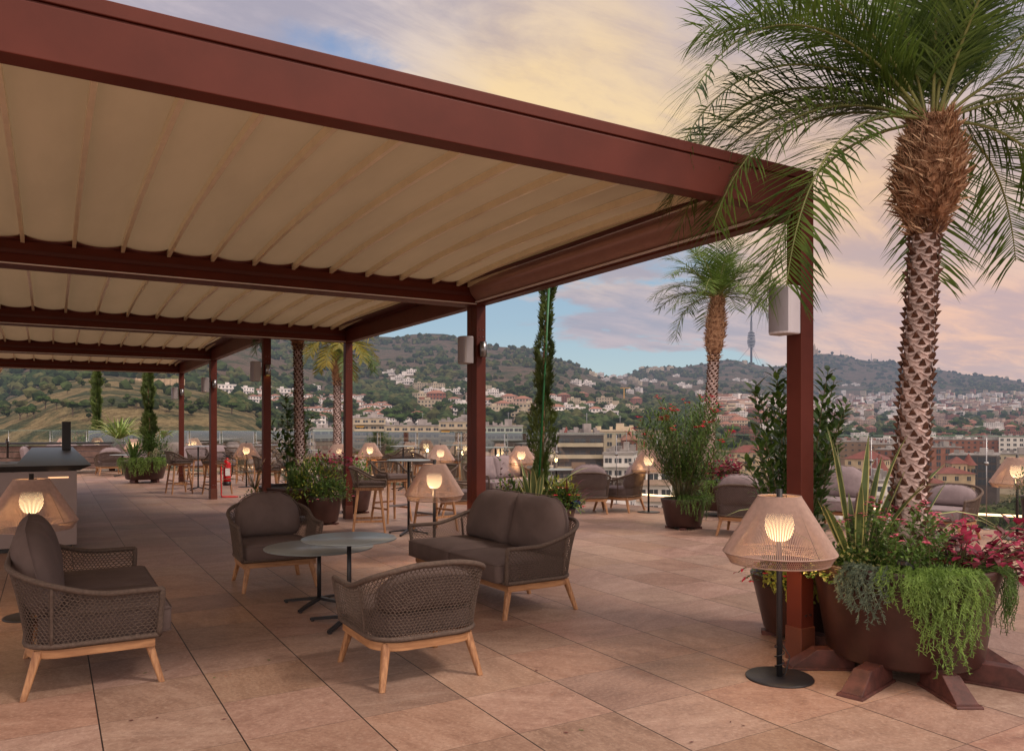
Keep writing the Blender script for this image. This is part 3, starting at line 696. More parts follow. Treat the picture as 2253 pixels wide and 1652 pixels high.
# stool local -Y is its open front
st = stool('nearest bar stool beside the round planter, seen from the side', at(812, 11.1), R(70))
SL = [(at(861, 12.75), R(15), 'bar stool facing the viewer behind the near bar table'), (at(958, 11.6), R(-75), 'bar stool behind the lit lamp of the loveseat'),
      (at(394, 18.1), R(100), 'bar stool right behind the farther large planter'), (at(478, 17.9), R(200), 'bar stool partly behind the post with the fire extinguisher'),
      (at(437, 20.4), R(10), 'bar stool behind the far left bar table'), (at(521, 21.6), R(120), 'bar stool standing just right of the extinguisher, before a lamp'),
      (at(560, 22.3), R(-60), 'bar stool half hidden by the post with grasses'), (at(588, 15.3), R(80), 'bar stool behind the feathery grasses'), (at(640, 16.6), R(10), 'bar stool behind the tall palm trunk in the planter'),
      (at(828, 20.6), R(115), 'bar stool left of the far middle bar table'), (at(857, 22.3), R(60), 'bar stool behind another, before a glowing lamp'), (at(885, 20.3), R(215), 'bar stool with its woven back before the far middle bar table'),
      (at(932, 17.6), R(75), 'bar stool left of the lamp, before the cream flats'), (at(992, 19.2), R(-20), 'bar stool just left of the post behind the loveseat'), (at(1096, 19), R(0), 'bar stool right of the post behind the loveseat')]
for p, rz, l in SL: dup(st, p, rz, l)
bt = table('near bar table with round dark top behind the lounge group', at(899, 11.25), .31, 1.055, 0, 4, .30, 'bar table', 'tall round bar tables', 'bar_table')
for p, l in ((at(436, 19.1), 'far left bar table beside the post with the extinguisher'), (at(633, 17.3), 'bar table behind the magnolia and palm planter'), (at(887, 19.1), 'far middle bar table before the cream flats'),
             (at(1090, 18), 'bar table right of the post behind the loveseat'), (at(588, 20.5), 'bar table half hidden behind the post with grasses')): dup(bt, p, 0, l)

# lounge pieces by the railing
lights = {}
a_l = armchair('grey lounge armchair behind the staked cypress, tall cushion above its rim', True, at(1292, 14.1), R(150), 'grey lounge chairs by the railing')
dup(a_l, at(1364, 14.4), R(205), 'grey lounge armchair left of the oleander, its woven side to the viewer', 'grey lounge chairs by the railing')
dup(a_l, at(1012, 13.6), R(70), 'grey lounge armchair half hidden by the post behind the loveseat', 'grey lounge chairs by the railing')
dup(a_l, at(1640, 11.2), R(120), 'grey lounge armchair behind the leafy laurel shrub', 'grey lounge chairs by the railing')
dup(a_l, at(240, 25.0), R(185), 'grey lounge armchair at the far left between corner sofa and planter', 'grey lounge chairs by the railing')
armchair('grey low lounge armchair behind the foreground palm trunk, its side to the viewer', True, (10.5, 6.3, 0), R(-80), 'grey lounge chairs by the railing', ch=.30)
s_l = loveseat('grey two seat sofa by the railing beyond the foreground palm', True, (10.2, 8.3, 0), R(-75), 'grey sofas by the railing')
dup(s_l, at(1110, 16.2), R(20), 'grey two seat sofa behind the post and the cypress', 'grey sofas by the railing')
dup(s_l, at(455, 25.4), R(-2), 'grey two seat sofa behind the far left bar table', 'grey sofas by the railing')
dup(tA, at(1224, 16), 0, 'small round coffee table behind the staked cypress'); dup(tA, at(270, 24.2), 0, 'small round coffee table by the far left armchair')
# corner sofa far left
cs = empty('corner_sofa', at(215, 27, 0), R(-2), 'long pale corner sofa at the far left with plump back cushions', 'sofa')
mb = MB(); mb.box((0, 0, .26), (3.2, .85, .12)); mb.box((-1.75, -.8, .26), (.85, 2.4, .12)); mb.build('wooden_frame', M['teak'], cs)
for x, y in ((-1.5, -.35), (0, -.35), (1.5, -.35), (-1.5, .35), (1.5, .35), (-1.5, -1.9)): m2 = MB(); m2.leg((x, y, .2), (x, y, 0), .07, .05); m2.build('leg', M['teak'], cs)
for i in range(3): slab_cushion(cs, -1.6 + i * 1.06, -1.6 + i * 1.06 + 1.05, -.43, .25, .32, .50, 'seat_cushion', M['fabric_lt'])
for i in range(3): pillow(cs, rrect(1.05, .46, .12, .08, -1.07 + i * 1.06, 0), .26, Matrix.Translation((0, .28, .46)) @ Matrix.Rotation(R(-10), 4, 'X'), 'back_cushion', M['fabric_lt'])
for i in range(2): pillow(cs, rrect(.95, .46, .12, .08, .5 - i * 1.0, 0), .26, Matrix.Translation((-2.0, -.85, .46)) @ Matrix.Rotation(R(90), 4, 'Z') @ Matrix.Rotation(R(-10), 4, 'X'), 'back_cushion', M['fabric_lt'])
slab_cushion(cs, -2.1, -1.4, -2.0, -.43, .32, .50, 'seat_cushion', M['fabric_lt'])

# ---------------------------------------------------------------- bar counter
bc = empty('bar_counter', (.28, 11.25, 0), 0, 'bar with pale front and dark sloping worktop at the left', 'bar counter')
mb = MB(); mb.box((-1.55, .30, .52), (3.1, .6, .92)); mb.box((-.32, 5.2, .52), (.64, 9.2, .92)); mb.build('body', M['counter'], bc, bevel=.004)
mb = MB(); mb.box((-1.55, .32, .03), (3.0, .5, .06)); mb.box((-.34, 5.2, .03), (.52, 9.0, .06)); mb.build('plinth', M['black'], bc)
mb = MB(); e = .13
def sl(x0, x1, y0, y1, el, er, ef, eb_):
    zt, zm, zb = 1.045, .985, .982
    vs = [(x0, y0, zt), (x1, y0, zt), (x1, y1, zt), (x0, y1, zt), (x0, y0, zb), (x1, y0, zb), (x1, y1, zb), (x0, y1, zb)]
    return vs
mb.add([(-3.1, -.10, 1.05), (.16, -.10, 1.05), (.16, 9.9, 1.05), (-.66, 9.9, 1.05), (-.66, .62, 1.05), (-3.1, .62, 1.05),
        (-3.1, -.02, .984), (.03, -.02, .984), (.03, 9.8, .984), (-.64, 9.8, .984), (-.64, .60, .984), (-3.1, .60, .984)],
       [(0, 1, 2, 4), (0, 4, 5), (2, 3, 4), (6, 10, 8, 7), (6, 11, 10), (8, 10, 9), (0, 6, 7, 1), (1, 7, 8, 2), (2, 8, 9, 3), (3, 9, 10, 4), (4, 10, 11, 5), (5, 11, 6, 0)])
mb.build('worktop', M['blackglass'], bc)
for qx, qw in ((-.20, .22), (-1.18, .06)): mb = MB(); mb.box((qx, -.004, .90), (qw, .006, .016)); mb.build('lit_slot', M['warmslot'], bc)
mb = MB(); mb.tube([(-.85, 3.0, 1.05), (-.85, 3.0, 1.30), (-.85, 2.8, 1.34), (-.85, 2.66, 1.30)], .016, 8); mb.box((-.9, 2.2, 1.0), (.44, .9, .02)); mb.build('sink', M['steel'], bc)
bp = empty('tap_column', (-.50, 17.0, 1.05), 0, 'tall black column standing on the bar worktop', 'column')
bp.location = at(146, 16.2, 1.05); mb = MB(); mb.box((0, 0, .29), (.16, .16, .58)); mb.build('column', M['black'], bp, bevel=.01)
bb = empty('back_bar', at(40, 25, 0), R(-8), 'low wooden back bar with dark top behind the bar counter', 'cabinet')
mb = MB()
for i in range(4): mb.box((0, 0, .25 + i * .19), (5.2, .5, .17))
mb.build('planks', mat('weathered board', (.14, .085, .07), .7, var=.3), bb, bevel=.01); mb = MB(); mb.box((0, 0, .99), (5.4, .7, .06)); mb.build('top', M['black'], bb)
# fire extinguisher on its stand
fx = empty('fire_extinguisher', at(491, 17.0), 0, 'red fire extinguisher on a red stand by the second far post', 'fire extinguisher')
mb = MB(); mb.lathe([(.001, .33), (.06, .33), (.078, .35), (.08, .40), (.08, .72), (.065, .79), (.03, .83), (.022, .86), (.001, .86)], 20, (.08, 0, 0)); mb.build('cylinder', M['red'], fx)
mb = MB(); mb.box((.08, -.081, .55), (.10, .004, .16)); mb.build('label_plate', M['white'], fx)
mb = MB(); mb.box((.08, 0, .885), (.035, .05, .05)); mb.bar((.08, 0, .90), (-.02, 0, .97), .02); mb.bar((.08, 0, .88), (0, 0, .90), .02); mb.tube([(.10, 0, .88), (.20, 0, .84), (.20, 0, .60), (.17, 0, .45)], .011, 6); mb.build('valve_hose', M['black'], fx)
mb = MB(); mb.lathe([(.001, .26), (.085, .26), (.085, .34), (.08, .34)], 20, (.08, 0, 0)); mb.build('boot', M['black'], fx)
mb = MB(); mb.tube([(-.04, 0, .72), (-.04, 0, .06), (-.02, -.03, .015), (.26, -.10, .012)], .014, 6); mb.tube([(-.04, 0, .02), (.1, .14, .012), (.30, -.06, .012)], .014, 6); mb.tube([(-.04, 0, .60), (.02, 0, .60)], .012, 6); mb.build('stand', M['red'], fx)
# ================================================================ planters and plants
def ang(a): return V((cos(a), sin(a), 0))
def planter(label, loc, rt, rb, h, lift=.07, feet=None, sx=1, rz=0, sy=1):
    r = empty('planter', loc, rz, label, 'planter', 'oxblood planters on the terrace')
    mb = MB(); z0 = lift
    mb.lathe([(.01, z0), (rb - .05, z0), (rb - .01, z0 + .012), (rb + .004, z0 + .03), (rb + (rt - rb) * .74, z0 + h * .78), (rt - .022, z0 + h * .80), (rt, z0 + h * .985), (rt - .004, z0 + h), (rt - .026, z0 + h), (rt - .03, z0 + h * .9)], 56, sx=sx, sy=sy); mb.build('pot', M['pot'], r)
    mb = MB(); mb.lathe([(.001, z0 + h * .93), (rt * .5, z0 + h * .925), (rt - .027, z0 + h * .90)], 28, sx=sx, sy=sy); mb.build('soil', M['soil'], r)
    if feet is None:
        for k in range(4): a = pi / 4 + k * pi / 2; m2 = MB(); m2.box((rb * .78 * cos(a) * sx, rb * .78 * sin(a) * sy, z0 / 2), (.14, .10, z0), a); m2.build('foot', M['foot'], r)
    else:
        for a, rr in feet:
            m2 = MB(); d = ang(a); q = V((-d.y, d.x, 0)); hw = .062; ins = rb * .72; vs = []
            for s_ in (-1, 1):
                vs += [d * ins + q * s_ * hw + V((0, 0, 0)), d * rr + q * s_ * hw, d * (rr - .010) + q * s_ * hw + V((0, 0, .022)), d * (rr - .17) + q * s_ * hw * .82 + V((0, 0, .125)), d * ins + q * s_ * hw * .82 + V((0, 0, .125))]
            m2.add(vs, [(0, 1, 2, 3, 4), (9, 8, 7, 6, 5), (0, 5, 6, 1), (1, 6, 7, 2), (2, 7, 8, 3), (3, 8, 9, 4), (4, 9, 5, 0)])
            vs = [];
            for s_ in (-1, 1): vs += [d * ins + q * s_ * (hw + .014), d * (rr + .02) + q * s_ * (hw + .014), d * (rr + .014) + q * s_ * (hw + .012) + V((0, 0, .016)), d * ins + q * s_ * (hw + .012) + V((0, 0, .016))]
            m2.add(vs, [(0, 1, 2, 3), (7, 6, 5, 4), (0, 4, 5, 1), (1, 5, 6, 2), (2, 6, 7, 3)]); m2.build('foot', M['foot'], r, bevel=.004)
    return r
def plant_obj(name, label, cat, loc, parts, group=None):
    """parts: list of (child name, MB, materials)"""
    r = empty(name, loc, 0, label, cat, group)
    for nm, mb, ms in parts:
        if not mb.f: continue
        if nm == 'flowers':
            cv = mb.cv if hasattr(mb, 'cv') else 30; cnt = len(mb.v) // cv
            if cnt <= 100:
                for c in range(cnt):
                    q = MB(); q.v = mb.v[c * cv:(c + 1) * cv]; a = c * cv // 2; q.f = [tuple(i - c * cv for i in f) for f in mb.f[a:a + cv // 2]]; q.m = mb.m[a:a + cv // 2]; q.sm = mb.sm[a:a + cv // 2]; q.build('flower', ms, r)
                continue
            mb.build(nm, ms, r, kind='stuff'); continue
        mb.build(nm, ms, r)
    return r
UP = V((0, 0, 1))
def rdir(zlo=-.3, zhi=1): a = rnd(0, 2 * pi); z = rnd(zlo, zhi); q = sqrt(max(0, 1 - z * z)); return V((q * cos(a), q * sin(a), z))
def arc(p, d, L, droop, n=6):
    pts = [V(p)]; d = d.normalized()
    for i in range(n): d = (d + V((0, 0, -droop / n))).normalized(); pts.append(pts[-1] + d * L / n)
    return pts
def shrub(label, name, loc, h, rad, nst, ll, lw, nl, mats, base_r=.06, droop=.25, low=.2, up=.75, flowers=None, narrow=False, sr=.006, group=None, cat='plant', z0=0, side=4, lean=None, twig=.14):
    st = MB(); fo = MB(); fl = MB()
    for k in range(nst):
        a = 2 * pi * k / nst + rnd(-.4, .4); rr = rnd(.15, 1) ** .7 * rad; hh = h * (1 - .45 * (rr / rad) ** 2) * rnd(.82, 1.05)
        p = ang(a) * rnd(0, base_r) + V((0, 0, z0)); tgt = ang(a + rnd(-.3, .3)) * rr + V((0, 0, hh + z0)); 
        if lean is not None: tgt += V(lean)
        mid = p.lerp(tgt, .5) + ang(a) * (-.06 * rad) + V((0, 0, .08 * hh)); n = 10; pts = []
        for i in range(n + 1): t = i / n; pts.append(p * (1 - t) ** 2 + mid * 2 * t * (1 - t) + tgt * t * t)
        st.tube(pts, sr, 5, r1=sr * .3)
        for j in range(nl):
            t = low + (1 - low) * ((j + rnd(0, 1)) / nl); i = min(n - 1, int(t * n)); q = pts[i].lerp(pts[i + 1], t * n - i); tn = (pts[i + 1] - pts[i]).normalized()
            aa = j * 2.4 + rnd(-.3, .3); sd = ang(aa); sd = (sd - tn * sd.dot(tn)).normalized(); tw = rnd(0, twig); q2 = q + sd * tw * (1.15 - t)
            d = (tn * up + sd * rnd(.6, 1.1) + V((0, 0, rnd(-droop, .1)))).normalized(); L = ll * rnd(.7, 1.15)
            if narrow: fo.needle(q2, d, UP, L, lw * rnd(.8, 1.2), rnd(.05, .35), random.randrange(len(mats)))
            else: fo.leaf(q2, d, UP, L, lw * rnd(.8, 1.2), rnd(.05, .3), random.randrange(len(mats)))
        if flowers and random.random() < flowers[0]:
            for _ in range(flowers[2]):
                c = tgt + rdir(-.5, .8) * flowers[3]
                for q in range(5): fl.leaf(c, (ang(q * 1.257 + rnd(0, 1)) + UP * rnd(-.1, .6)).normalized(), UP, flowers[4], flowers[4] * .8, .2)
    if flowers: fl.cv = 30 * flowers[2]
    return plant_obj(name, label, cat, loc, [('stems', st, M['stem']), ('foliage', fo, [M[m] for m in mats]), ('flowers', fl, M[flowers[1]] if flowers else M['stem'])], group)
def mound(label, name, loc, rx, ry, h, n, ll, lw, mats, flowers=None, narrow=False, group=None, cat='plant', hollow=.55):
    fo = MB(); fl = MB(); st = MB()
    for k in range(max(8, n // 40)):
        d = rdir(.15, 1); st.tube(arc((d.x * .03, d.y * .03, 0), V((d.x * rx, d.y * ry, d.z * h)).normalized(), rnd(.5, .85) * V((d.x * rx, d.y * ry, d.z * h)).length, .15, 4), .003, 4, r1=.001)
    for k in range(n):
        d = rdir(-.12, 1); s = rnd(hollow, 1) * (1 + .12 * sin(d.x * 9 + d.y * 7)); p = V((d.x * rx * s, d.y * ry * s, d.z * h * s)); dd = (d + rdir(-1, 1) * .8 + V((0, 0, .15))).normalized()
        (fo.needle if narrow else fo.leaf)(p, dd, UP, ll * rnd(.6, 1.2), lw * rnd(.7, 1.2), rnd(0, .35), random.randrange(len(mats)))
        if flowers and random.random() < flowers[0]:
            c = V((d.x * rx, d.y * ry, d.z * h)) * 1.05
            for q in range(5): fl.leaf(c, (ang(q * 1.257) + d * .4).normalized(), UP, flowers[2], flowers[2] * .8, .2)
    return plant_obj(name, label, cat, loc, [('stems', st, M['stem']), ('foliage', fo, [M[m] for m in mats]), ('flowers', fl, M[flowers[1]] if flowers else M['stem'])], group)
def trailing(label, loc, R0, a0, a1, n, Lmin, Lmax, m, nw=.004, nl=.028, z=.0, group='trailing plants spilling over planter rims', taper=.10, density=150):
    """strands rooted inside the rim, running out over it and hanging down"""
    fo = MB(); st = MB()
    for k in range(n):
        a = rnd(a0, a1); d = ang(a); L = rnd(Lmin, Lmax) * (1 - .75 * abs((a - (a0 + a1) / 2) / ((a1 - a0) / 2 + 1e-6)) ** 2.5) + .04
        pts = [d * (R0 - rnd(.05, .16)) + V((0, 0, rnd(-.02, .04)))]; pts.append(d * (R0 - .01) + V((0, 0, rnd(.02, .06)))); pts.append(d * (R0 + rnd(.02, .06)) + V((0, 0, rnd(-.02, .02))))
        s = 0; off = rnd(0, .05); w = rnd(0, 6)
        while s < L:
            s += .035; tt = s; pts.append(ang(a + .025 * sin(w + tt * 14) / max(R0, .2)) * (R0 + off + .02 - taper * tt + .012 * sin(w + tt * 30)) + V((0, 0, -tt)))
        st.tube(pts, .0022, 3, cap=False)
        for i in range(len(pts) - 1):
            seg = pts[i + 1] - pts[i]; m_ = max(2, int(seg.length * density))
            for j in range(m_):
                q = pts[i] + seg * (j / m_); tn = seg.normalized(); sd = rdir(-1, 1); sd = (sd - tn * sd.dot(tn) * .5 + d * .3).normalized()
                fo.needle(q, (tn * .5 + sd).normalized(), d, nl * rnd(.6, 1.2), nw, .1)
    return plant_obj('trailing_plant', label, 'plant', loc, [('stems', st, M[m]), ('foliage', fo, M[m])], group)
def strap(label, loc, n, L, w, mats=('phormium', 'cream_edge'), spread=.9, name='strap_leaf_plant', explicit=None, droop=.5, group=None, wvar=.3):
    mb = MB(); lst = []
    for k in range(n): lst.append((2 * pi * k / max(1, n) + rnd(-.3, .3), rnd(.15, 1) * spread, L * rnd(.6, 1.1), rnd(.1, droop)))
    if explicit: lst += explicit
    for a, tilt, LL_, dr in lst:
        d = (ang(a) * tilt + UP).normalized(); pts = [ang(a) * .03]; N = 9
        for i in range(N): d = (d + (ang(a) * .35 - UP) * dr * (i / N) ** 1.5 / 2.2).normalized(); pts.append(pts[-1] + d * LL_ / N)
        side = ang(a + pi / 2 + rnd(-.5, .5)); ww = w * rnd(1 - wvar, 1 + wvar); vs = []
        for i, p in enumerate(pts):
            t = i / N; q = ww * (.55 + .9 * t if t < .5 else 1.0 * (1 - ((t - .5) / .5) ** 2.2)) * .5 + .0006
            tn = (pts[min(i + 1, N)] - pts[max(i - 1, 0)]).normalized(); s_ = (side - tn * side.dot(tn)).normalized(); nn = s_.cross(tn)
            vs += [p - s_ * q + nn * q * .25, p - s_ * q * .72 + nn * q * .12, p, p + s_ * q * .72 + nn * q * .12, p + s_ * q + nn * q * .25]
        for i in range(N):
            o = i * 5
            for j in range(4): mb.add([vs[o + j], vs[o + j + 1], vs[o + j + 6], vs[o + j + 5]], [(0, 1, 2, 3)], 1 if j in (0, 3) else 0)
    return plant_obj(name, label, 'plant', loc, [('leaves', mb, [M[m] for m in mats])], group)
def cypress(label, loc, h, rad, lean=(0, 0), n=2600, stake=True, ns=1.0):
    r = empty('column_cypress', loc, 0, label, 'cypress tree', 'slim column cypresses'); t = MB(); c = MB()
    ax = lambda z: V((lean[0] * z / h + .02 * sin(z * 2.2), lean[1] * z / h, z))
    t.tube([ax(h * i / 12) for i in range(13)], .028, 8, r1=.006); t.build('trunk', M['fibre'], r)
    for k in range(n):
        z = h * rnd(.10, 1) ; tt = z / h; rr = rad * (.55 + .6 * sin(pi * min(1, tt * 1.05)) ** .7) * (1 - tt ** 9) * (.78 + .25 * sin(z * 7 + 1) + .15 * sin(z * 17)); a = rnd(0, 2 * pi); rr *= (.82 + .3 * sin(a * 2 + z * 3))
        q = rnd(.25, 1) ** .5; p = ax(z) + ang(a) * rr * q; d = (ang(a) * rnd(.25, .8) + UP).normalized()
        for _ in range(3): c.needle(p + rdir(-1, 1) * .012, (d + rdir(-1, 1) * .5).normalized(), ang(a + 1), rnd(.035, .075) * ns, rnd(.008, .014) * ns, rnd(0, .2))
    c.build('crown', M['cyp'], r)
    if stake: s = MB(); a = ang(atan2(-loc[1], -loc[0])) * rad * .95; s.tube([ax(0) * .2 + a * .8, ax(h * .95) + a], .012, 6); s.build('stake', M['greenstake'], r)
    return r
def palm(label, loc, h, tr, bulb_r, bulb_h, fronds, L, mats=('frond',), trunk_lean=(0, 0), stubs=True, nleaf=52, lw=.012, ll=.36, fibre_tail=.35, seedv=1, dens=1):
    random.seed(seedv); r = empty('palm_tree', loc, 0, label, 'palm tree', 'pygmy date palms on the terrace')
    ax = lambda z: V((trunk_lean[0] * (z / h), trunk_lean[1] * (z / h), z)); hb = h - bulb_h
    t = MB(); K = 60; rad = []
    for i in range(K + 1): z = hb * i / K; rad.append(tr * (1.12 - .25 * (z / hb)) + tr * .9 * max(0, 1 - z / .10) * .3)
    t.tube([ax(hb * i / K) for i in range(K + 1)], rad, 20); t.build('trunk', M['bark'], r)
    if stubs:
        s = MB(); s2 = MB(); nrow = int(hb / .044)
        for row in range(nrow):
            z = .12 + row * .044; per = 6
            if z > hb - .02: break
            for k in range(per):
                a = 2 * pi * (k + .5 * (row % 2)) / per + .13 * row + rnd(-.06, .06); rr = tr * (1.12 - .25 * z / hb) * .97; d = ang(a); q = ang(a + pi / 2); w = tr * .40; p = ax(z) + d * rr; o_ = rnd(.75, 1.15)
                tip = p + d * .042 * o_ + UP * .040 * o_
                vs = [p - q * w - UP * .004, p + q * w - UP * .004, p - UP * .030 + d * .004, tip, p + UP * .026 - q * w * .40, p + UP * .026 + q * w * .40]
                s2.add([p - q * w * .45 + d * .014 + UP * .004, p + q * w * .45 + d * .014 + UP * .004, tip], [(0, 1, 2)]); s2.add([p - q * w * .72 + UP * .001 + d * .010, p + q * w * .72 + UP * .001 + d * .010, tip, p + UP * .046 + d * .004], [(0, 1, 2), (0, 2, 3), (1, 3, 2)])
                # lens shaped ridge
                s.add([p - q * w * 1.45 + UP * .010 - d * .004, p + q * w * 1.45 + UP * .010 - d * .004, p + q * w * .7 - UP * .012 + d * .012, p - UP * .020 + d * .014, p - q * w * .7 - UP * .012 + d * .012], [(0, 1, 2, 3, 4)])
        s.build('leaf_scar', M['bark'], r); s2.build('leaf_stub', M['stub'], r)
    b_ = MB(); K = 26; prof = []
    for i in range(K + 1):
        u = i / K; z = hb - .28 * fibre_tail * 2 + (bulb_h + .28 * fibre_tail * 2) * u
        prof.append((z, tr * 1.02 + (bulb_r - tr) * (sin(pi * min(1, max(0, (u - .12) / .88)) ** .70) ** 1.0) if u > .12 else tr * 1.04))
    b_.tube([ax(min(z, h)) + V((0, 0, max(0, z - h))) for z, q in prof], [q * .93 for z, q in prof], 18); 
    fz = MB()
    for k in range(int(1500 * dens)):
        u = rnd(0, 1); i = int(u * K * .999); z, q = prof[i]; a = rnd(0, 2 * pi); p = ax(z) + ang(a) * q * .92
        d = (ang(a) * rnd(.15, .7) + ang(a + pi / 2) * rnd(-1, 1) * (1 if random.random() < .55 else .2) + UP * rnd(.1, 1.3)).normalized()
        fz.needle(p, d, ang(a + 1.5), rnd(.05, .15) * (bulb_r / .24) ** .5, rnd(.005, .020), rnd(-.3, .6), random.randrange(3) // 2)
    bo = b_.build('fibre_bulb', M['fibre'], r); fz.build('fibres', [M['fibre'], M['straw']], bo)
    nf = 0
    for (a, el, LL_, dr) in fronds:
        nf += 1; lf = MB(); ra = MB(); N = 22; el_ = R(el); d = ang(a) * cos(el_) + UP * sin(el_); p0 = ax(h) + V((0, 0, -.04)) + ang(a) * .04; pts = [p0]
        side0 = ang(a + pi / 2); tw = rnd(-.25, .25); Lf = LL_ * L
        for i in range(N): d = (d - UP * dr * (.5 + 1.3 * i / N) / N).normalized(); pts.append(pts[-1] + d * Lf / N)
        ra.tube(pts, [.011 * (1 - .85 * i / N) + .001 for i in range(N + 1)], 5)
        nl = int(nleaf * LL_)
        for j in range(nl):
            t = .12 + .88 * j / nl; i = min(N - 1, int(t * N)); q = pts[i].lerp(pts[i + 1], t * N - i); tn = (pts[i + 1] - pts[i]).normalized()
            sd = (side0 - tn * side0.dot(tn)).normalized(); nn = sd.cross(tn); 
            if nn.z < 0: nn = -nn
            env = ll * (.45 + .75 * sin(pi * min(1, t * .86 + .06)) ** .8)
            for s_ in (-1, 1):
                dd = (sd * s_ * rnd(.75, 1.0) + tn * rnd(.55, .9) + nn * (rnd(-.15, .40) + tw * s_)).normalized(); Le = env * rnd(.8, 1.1); x = dd.cross(nn).normalized(); w = lw * rnd(.75, 1.2)
                p1 = q + dd * Le * .4; d2 = (dd - UP * rnd(.05, .28)).normalized(); p2 = p1 + d2 * Le * .35; d3 = (d2 - UP * rnd(.1, .35)).normalized(); p3 = p2 + d3 * Le * .28
                lf.add([q - x * w * .3, q + x * w * .3, p1 + x * w * .5, p1 - x * w * .5, p2 + x * w * .34, p2 - x * w * .34, p3], [(0, 1, 2, 3), (3, 2, 4, 5), (5, 4, 6)], nf % len(mats))
        f = ra.build('frond', M['rachis'], r); lf.build('leaflets', [M[m] for m in mats], f)
    return r
def crown(n, e0, e1, a0=0, a1=2 * pi, l0=.8, l1=1.1, d0=1.2, d1=2.0):
    out = []
    for k in range(n):
        t = (k + .5) / n; a = a0 + (a1 - a0) * ((k * .618034) % 1); out.append((a, e0 + (e1 - e0) * t + rnd(-5, 5), rnd(l0, l1), rnd(d0, d1)))
    return out
# direction helpers: azimuth (math angle in the ground plane) as seen from the viewer
PC = V((4.66, 3.07, 0))
def off(lat, near, z=0): return V((lat * CS - near * SN, -lat * SN - near * CS, z))
LEFT = R(180) - YAW      # towards the left edge of the photo
RIGHT = -YAW; NEAR = R(180) - YAW + R(90); FAR = R(90) - YAW
FT = [R(a) for a in (148, 194, 240, 290, 336, 22, 66, 108)]
planter('very large round planter in the right foreground on splayed metal feet', PC, .548, .445, .60, .085, [(a, .72 + .07 * (i % 2)) for i, a in enumerate(FT)])
# near palm
random.seed(5)
fr = crown(15, 86, 48, d0=1.0, d1=1.5, l0=.9, l1=1.15)
fr = [q for q in fr if q[1] > 66 or cos(q[0] - NEAR) < .35]
fr += [(LEFT - .12, 36, 1.42, 2.2), (LEFT + .48, 4, 1.32, 2.3), (LEFT + .10, 40, 1.40, 2.1), (LEFT - .25, 32, 1.35, 1.9), (LEFT + .32, 46, 1.42, 2.0), (LEFT - .02, 24, 1.38, 2.0), (LEFT + .20, 18, 1.30, 1.9), (LEFT - .6, 32, 1.2, 2.1), 
       (LEFT - .1, -2, 1.16, 2.5), (RIGHT + .2, 34, 1.3, 1.9), (RIGHT - .2, 24, 1.3, 2.0), (RIGHT - .5, 40, 1.2, 1.8), (RIGHT + .5, 10, .95, 2.5), (RIGHT - .1, 4, .9, 2.6), (FAR - .5, 10, 1.0, 2.5), (LEFT + .35, 55, 1.25, 1.6), (LEFT - .3, 60, 1.25, 1.5), (RIGHT, 55, 1.25, 1.5), (RIGHT + .5, 62, 1.2, 1.4), (NEAR, 78, 1.1, .9), (NEAR - .4, 72, 1.2, 1.0), (NEAR + .5, 74, 1.2, 1.0)]
palm('tall palm with a shaggy fibrous head in the huge foreground planter', PC + V((.03, 0, .60)), 2.90, .084, .190, .56, fr, 1.42, trunk_lean=(.17 * CS, -.17 * SN), nleaf=68, lw=.0115, ll=.42, seedv=11, dens=1.6)
random.seed(21)
# plants of the near planter
strap('cream edged strap leaf plant left of the foreground palm trunk', PC + V((-.22, .16, .60)), 13, .86, .050, spread=.62, explicit=[(NEAR + .5, .55, .8, .4), (LEFT + .2, 1.3, .75, .5), (RIGHT + .25, .75, .95, .25), (RIGHT - .2, .8, 1.05, 1.5), (LEFT - .3, .9, .95, 1.0)], droop=.35)
strap('thin arching strap leaf plant right of the foreground palm trunk', PC + V((.10, .10, .60)), 3, .55, .035, spread=.9, explicit=[(RIGHT + .1, .9, 1.0, 1.9), (RIGHT + .5, .75, .75, .2)], droop=.8)
shrub('airy stems with small pink flowers beside the foreground palm trunk', 'flowering_plant', PC + V((-.20, -.08, .60)), .50, .38, 34, .04, .02, 44, ('leaf_mid', 'leaf_mid'), .20, low=.05, flowers=(.65, 'pinkflower', 4, .03, .020), sr=.003, twig=.08)
shrub('magenta leaved plant arching from the right of the foreground planter', 'magenta_leaved_plant', PC + off(.33, .06, .60), .38, .46, 30, .080, .048, 10, ('magenta', 'maroon', 'magenta'), .14, low=.12, up=.4, sr=.006, twig=.05, lean=(.10, -.16, .02))
# long arching magenta shoots reaching right
st = MB(); fo = MB()
for a, e, L, dr in ((RIGHT + .05, .55, .72, .9), (RIGHT - .35, .25, .72, .7), (RIGHT + .25, .75, .55, .5), (NEAR + 1.1, .2, .5, 1.2)):
    pts = arc((0, 0, 0), (ang(a) + UP * e), L, dr, 12); st.tube(pts, .008, 6, r1=.004)
    for i in range(3, 13):
        for s_ in (-1, 1):
            q = pts[min(i, 12)]; tn = (pts[min(i, 12)] - pts[i - 1]).normalized(); d = (tn * .5 + ang(a + s_ * pi / 2) + UP * rnd(-.3, .6)).normalized()
            if random.random() < .8: fo.leaf(q, d, UP, rnd(.05, .12), rnd(.035, .07), .2, random.randrange(2))
    fo.leaf(pts[-1], (pts[-1] - pts[-2]).normalized(), ang(a + 1), .14, .10, .3, 0)
plant_obj('arching_magenta_plant', 'long magenta shoots reaching out over the right rim of the huge planter', 'plant', PC + V((.30, -.30, .64)), [('stems', st, M['pinkstem']), ('leaves', fo, [M['magenta'], M['maroon']])])
mound('white edged small leaved ground cover at the left rim of the huge planter', 'ground_cover', PC + off(-.34, .06, .60), .25, .30, .18, 2400, .034, .020, ('leaf_mid', 'leaf_dark', 'cream_edge'))
